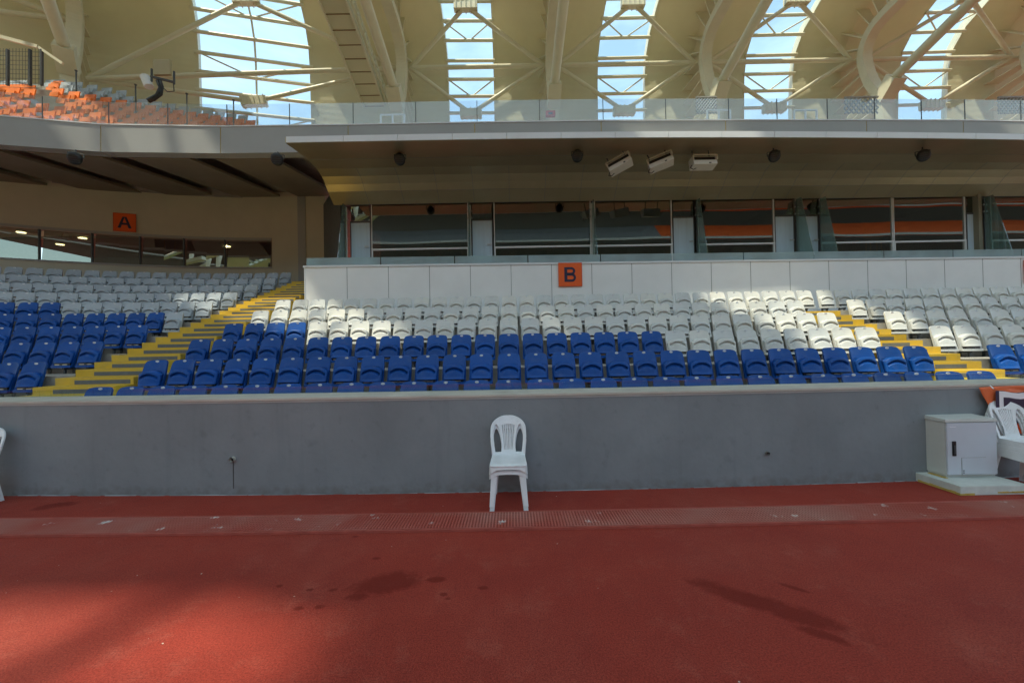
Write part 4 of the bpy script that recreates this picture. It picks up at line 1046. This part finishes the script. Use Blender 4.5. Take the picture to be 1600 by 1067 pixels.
def chair_meshes():
    Hs, Ht = .415, .815
    # back in (x, height) coordinates
    out = []
    for k in range(25):
        a = math.pi*k/24; out.append((.176*math.cos(a), .665+.15*math.sin(a)**.85))
    outline = out+[(-.178, .60), (-.168, .5), (-.158, Hs-.02), (.158, Hs-.02), (.168, .5), (.178, .60)]
    def oval(sg):
        pts = []
        L_ = [(.070, .43), (.067, .50), (.070, .57), (.084, .65), (.104, .71), (.122, .73), (.137, .715), (.150, .66), (.150, .57), (.142, .49), (.134, .43)]
        for x, z in L_: pts.append((sg*x, z))
        return pts if sg > 0 else pts[::-1]
    holes = [oval(1), oval(-1)]
    for k in range(7):
        s = (k-3)/3.0; xb = s*.040; xt = s*.060; w_ = .0045; wt = .0068
        holes.append([(xb-w_, .452), (xb+w_, .452), ((xb+xt)/2*.94+w_, .6), (xt+wt, .728-.012*s*s), (xt-wt, .728-.012*s*s), ((xb+xt)/2*.94-w_, .6)])
    for k in range(6):
        c = (k-2.5)*.026; zc = .765-.9*c*c; holes.append([(c+.005*math.cos(a), zc+.0045*math.sin(a)) for a in [2*math.pi*i/8 for i in range(8)]])
    def bend(v):
        x, h = v.x, v.y; t_ = (h-Hs)/(Ht-Hs)
        y = .195+.085*t_+.02*t_*t_ - 1.1*x*x + v.z
        return Vector((x, y, h))
    back = poly_solid([outline]+holes, .012, 'backrest', bend, {'x': [-.15+.03*i for i in range(11)], 'y': [.45, .5, .55, .6, .65, .7, .75]})
    # seat: dished, rounded front corners, skirt
    def sf(u, v):
        s = 2*u-1; hw = lerp(.170, .160, v)*(1-.0*v); x = s*hw; y = -.205+.40*v
        if v < .12: x *= 1-.06*(1-v/.12)
        z = Hs-.012*(1-s*s)*(.3+.7*v)-.012*(1-min(1, v/.12))**2
        return (x, y, z)
    seat_ = MB().slab(sf, lambda u, v: (sf(u, v)[0]*.99, sf(u, v)[1]+.002, sf(u, v)[2]-.012), 16, 14)
    # skirt all round, front edge arched
    def ring(t_):                            # t 0..1 around the seat
        pts = [(-.16, .195), (-.172, -.16), (-.158, -.198), (.158, -.198), (.172, -.16), (.16, .195)]
        n = len(pts)-1; k = min(n-1, int(t_*n)); f_ = t_*n-k
        return (lerp(pts[k][0], pts[k+1][0], f_), lerp(pts[k][1], pts[k+1][1], f_))
    def skf(u, v):
        x, y = ring(u); dz = .040+.055*min(1, abs(x)/.17)**5
        return (x*(1+.03*v), y*(1+.03*v), Hs-.012-dz*v)
    seat_.slab(skf, lambda u, v: (skf(u, v)[0]*.965, skf(u, v)[1]*.965, skf(u, v)[2]), 30, 3)
    seat_m = seat_.mesh('seat', m_chair, smooth=True)
    def leg(sx, front):
        if front: tp, bt = (.152, -.175), (.176, -.215)
        else: tp, bt = (.148, .175), (.168, .235)
        g_ = MB()
        n = 7
        def Lp(off_x, off_y):
            def fn(u, v):
                # L profile channel: outer face and front/back face
                wv = lerp(.058, .036, v**.8)+.04*max(0, 1-v/.14)**2
                cx_, cy_ = lerp(tp[0], bt[0], v), lerp(tp[1], bt[1], v); zz = lerp(Hs-.02, 0.0, v)
                sg = -1 if front else 1
                if u < .5: x_ = cx_-wv*(1-2*u); y_ = cy_+sg*.0
                else: x_ = cx_; y_ = cy_-sg*wv*.9*(2*u-1)
                return (sx*(x_+off_x), y_+off_y, zz)
            return fn
        sg = -1 if front else 1
        g_.slab(Lp(0, 0), Lp(-.006, -sg*.006), 4, n)
        g_.box(sx*bt[0]-(.026 if sx > 0 else 0), sx*bt[0]+(.026 if sx < 0 else 0), min(bt[1], bt[1]-sg*.026), max(bt[1], bt[1]-sg*.026), 0, .006)
        return g_.mesh('leg', m_chair, smooth=True)
    legs = [leg(sx, fr) for sx in (-1, 1) for fr in (True, False)]
    for me in [back, seat_m]+legs:
        for v in me.vertices: v.co.z *= .905
    return [back, seat_m]+legs
CM = chair_meshes()
def chair(loc, rz, label, group):
    t = empty('plastic_chair', loc, rz, label, 'chair', group)
    for me in CM:
        o = bpy.data.objects.new(me.name.split('.')[0], me); C.objects.link(o); o.parent = t
    return t
g_ = 'white plastic chairs on the track'
c0 = (-.055, 3.94)
chair((c0[0], c0[1], .0), .0, 'lower white plastic chair of the pair stacked mid-wall', g_)
chair((c0[0], c0[1]-.012, .047), .0, 'upper white plastic chair of the pair stacked in front of the grey wall', g_)
for k, nm in enumerate(('bottom', 'middle', 'top')):
    chair((5.10+.004*k, 4.05-.012*k, .045*k), -.06, '%s white plastic chair of the stack of three beside the metal cabinet' % nm, g_)
chair((-5.45, 4.02, 0), .0, 'white plastic chair cut off by the left edge of the photo', g_)

# ------------------------------------------------------------------ cabinet on its plinth, banner
t = empty('plinth', (4.56, 4.1, 0), label='low pale concrete plinth carrying the metal cabinet by the wall', cat='plinth')
MB().box(-.335, .335, -.20, .255, 0, .088).build('slab', m_ped, t, bevel=.005)
random.seed(9)
def bead(axis, a, b, z0, z1):
    g = MB(); x = a; first = True
    while x < b:
        l = random.uniform(.03, .06); e_ = random.uniform(.001, .005); z_ = z1+random.uniform(0, .008)
        if axis == 'x': g.box(x, min(b, x+l), -.2015-e_, -.2005, z0, z_)
        else: g.box(-.3365-e_, -.3355, x, min(b, x+l), z0, z_)
        x += l
    g.build('sealant', m_glue, t)
bead('x', -.335, -.20, .002, .018); bead('x', .02, .32, .018, .028); bead('y', -.2, .2, .002, .02)
MB().box(-.24, -.205, .03, .2, .0885, .094).build('sealant', m_glue, t)
t = empty('metal_cabinet', (4.605, 4.24, .09), label='pale grey metal cabinet with a black handle on a concrete plinth', cat='cabinet')
MB().box(-.255, .255, -.095, .12, .02, .555).build('body', m_cab, t, bevel=.003)
MB().box(-.245, .245, -.085, .11, 0, .02).build('base', m_cab, t)
MB().hexa([(-.265, -.11, .557), (.265, -.11, .557), (.265, .125, .557), (-.265, .125, .557)], [(-.262, -.107, .585), (.262, -.107, .585), (.262, .125, .600), (-.262, .125, .600)]).build('lid', m_cab, t, bevel=.003)
d = MB().box(-.250, .250, -.112, -.0965, .030, .550).build('door', m_cabd, t, bevel=.003)
o = MB().box(-.205, -.165, -.120, -.113, .22, .37).build('handle', m_dark, d, bevel=.003); MB().box(-.195, -.175, -.128, -.1205, .24, .33).build('lever', m_dgrey, d, bevel=.002)
fl = MB().box(-.11, .13, -.1175, -.113, .035, .20).build('flap', m_cabd, d, bevel=.0015)
g = MB().box(-.112, .132, -.1145, -.1125, .198, .203).box(-.113, -.1105, -.1145, -.1125, .034, .2).build('flap_gap', m_seam, d)
g = MB().box(-.105, -.09, -.120, -.1178, .05, .058).box(-.105, -.09, -.120, -.1178, .07, .078); g.build('key_slot', m_dark, d)
g = MB().box(-.22, -.16, -.1135, -.1122, .508, .514); g.build('name_plate', m_tag, d)

def banner():
    x0, x1 = 4.90, 6.9; yw = WY-.018
    t = empty('banner', (x0, yw, .25), label='orange fan banner with a navy and white crest hung on the wall', cat='banner')
    H = .72
    def pos(u, v):                            # v: 0 bottom, 1 top; left edge swept in at the foot
        xl = lerp(.36, .0, v)
        x_ = lerp(xl, x1-x0, u); zz = v*H+.012*math.sin(u*9)*v
        dx = u*(x1-x0)
        ang = math.atan2(1.02-v, dx+.02)
        fold = .012*math.sin(ang*26)*min(1, (abs(1-v)+dx)*2.2)+.008*math.sin(dx*13+v*5)
        yy = bow(x0+x_)-.02-fold*.9
        return (x_, yy-.02, zz)
    MB().slab(pos, lambda u, v: (pos(u, v)[0], pos(u, v)[1]+.004, pos(u, v)[2]), 70, 34).build('cloth', mat('orange banner cloth', (0.80, 0.17, 0.055), .6, .1, 4), t, smooth='all')
    # crest
    cxx = .62
    def crest(s, off, m_, name, top=.64):
        g_ = MB(); pts = []
        w_ = .42*s
        for k in range(13):                   # scalloped top edge
            q2 = -1+2*k/12; pts.append((q2*w_, top-.02*(1-s)*3 + .03*s*(math.cos(q2*math.pi*2)*.5+.5) - .0))
        bot = [(w_*1.0, top-.18), (w_*.8, top-.33), (w_*.45, top-.45), (0, top-.53*(.6+.4*s)), (-w_*.45, top-.45), (-w_*.8, top-.33), (-w_, top-.18)]
        ring_ = pts+[(a, b+(1-s)*.12) for a, b in bot]
        cen = (0, top-.2)
        vs = []; n_ = len(ring_)
        for k in range(n_):
            for f_ in (0, .25, .5, .75, 1): vs.append((lerp(cen[0], ring_[k][0], f_), lerp(cen[1], ring_[k][1], f_)))
        def on(a, b):
            u = (cxx+a)/(x1-x0); v = b/H; xl = lerp(.36, 0, v); uu = (cxx+a-xl)/(x1-x0-xl); p = pos(max(0, uu), v); return (p[0], bow(x0+p[0])-.055-off*.35, p[2])
        vv = [on(a, b) for a, b in vs]; fs = []
        for k in range(n_):
            k2 = (k+1) % n_
            for j_ in range(4): fs.append((k*5+j_, k*5+j_+1, k2*5+j_+1, k2*5+j_))
        g_.add(vv, fs); g_.build(name, m_, t, recalc=False)
    crest(1.12, .014, m_signn, 'crest_outline'); crest(1.03, .018, m_tag, 'crest_border'); crest(.92, .022, m_signn, 'crest_field', .585)
    crest(.45, .026, m_signo, 'crest_emblem', .42); 
    g_ = MB(); p = pos(.24, .42); g_.tube((cxx-.19, bow(x0+.4)-.074, .30), (cxx-.19, bow(x0+.4)-.066, .30), .07, 20); g_.build('crest_roundel', m_signo, t)
    g_ = MB(); g_.tube((cxx-.19, bow(x0+.4)-.080, .29), (cxx-.19, bow(x0+.4)-.075, .29), .032, 16); g_.build('crest_ball', m_tag, t)
    g_ = MB(); g_.tube((.0, -.03, .72), (.0, 0, .75), .006, 6); g_.build('cord', m_tag, t)
banner()

# ------------------------------------------------------------------ far side of the ground (seen only as reflections in the glass)
t = empty('opposite_stand', (0, -78, 0), label='far orange seated stand across the pitch, reflected in the box windows', cat='stand')
m_os = mat('orange far seats', (0.62, 0.10, 0.015), .6, .12, .6)
for k, (z0, z1, y0, y1, mt, x0, x1) in enumerate(((1.2, 16, 2, -14, m_os, -90, 40), (30.8, 35.6, -6, -12, m_os, 42, 260), (30.8, 35.6, -6, -12, m_concd, -90, 42), (39.4, 41.2, -8, -10, m_os, 42, 260))):
    MB().hexa([(x0, y0, z0), (x1, y0, z0), (x1, y0-1, z0-.5), (x0, y0-1, z0-.5)], [(x0, y1, z1), (x1, y1, z1), (x1, y1-1, z1-.5), (x0, y1-1, z1-.5)]).build('seat_bank', mt, t)
MB().box(-90, 260, -6, -5.8, 30.2, 30.8).box(-90, 260, -8, -7.8, 39.0, 39.4).build('tier_edge', m_conc, t)
MB().box(-90, 260, -24, -22, 0, 47).build('rear_wall', m_concd, t)
MB().box(-90, 260, -24, -2, 43.5, 44.1).build('roof', m_concd, t)
print('objects', len(bpy.data.objects))
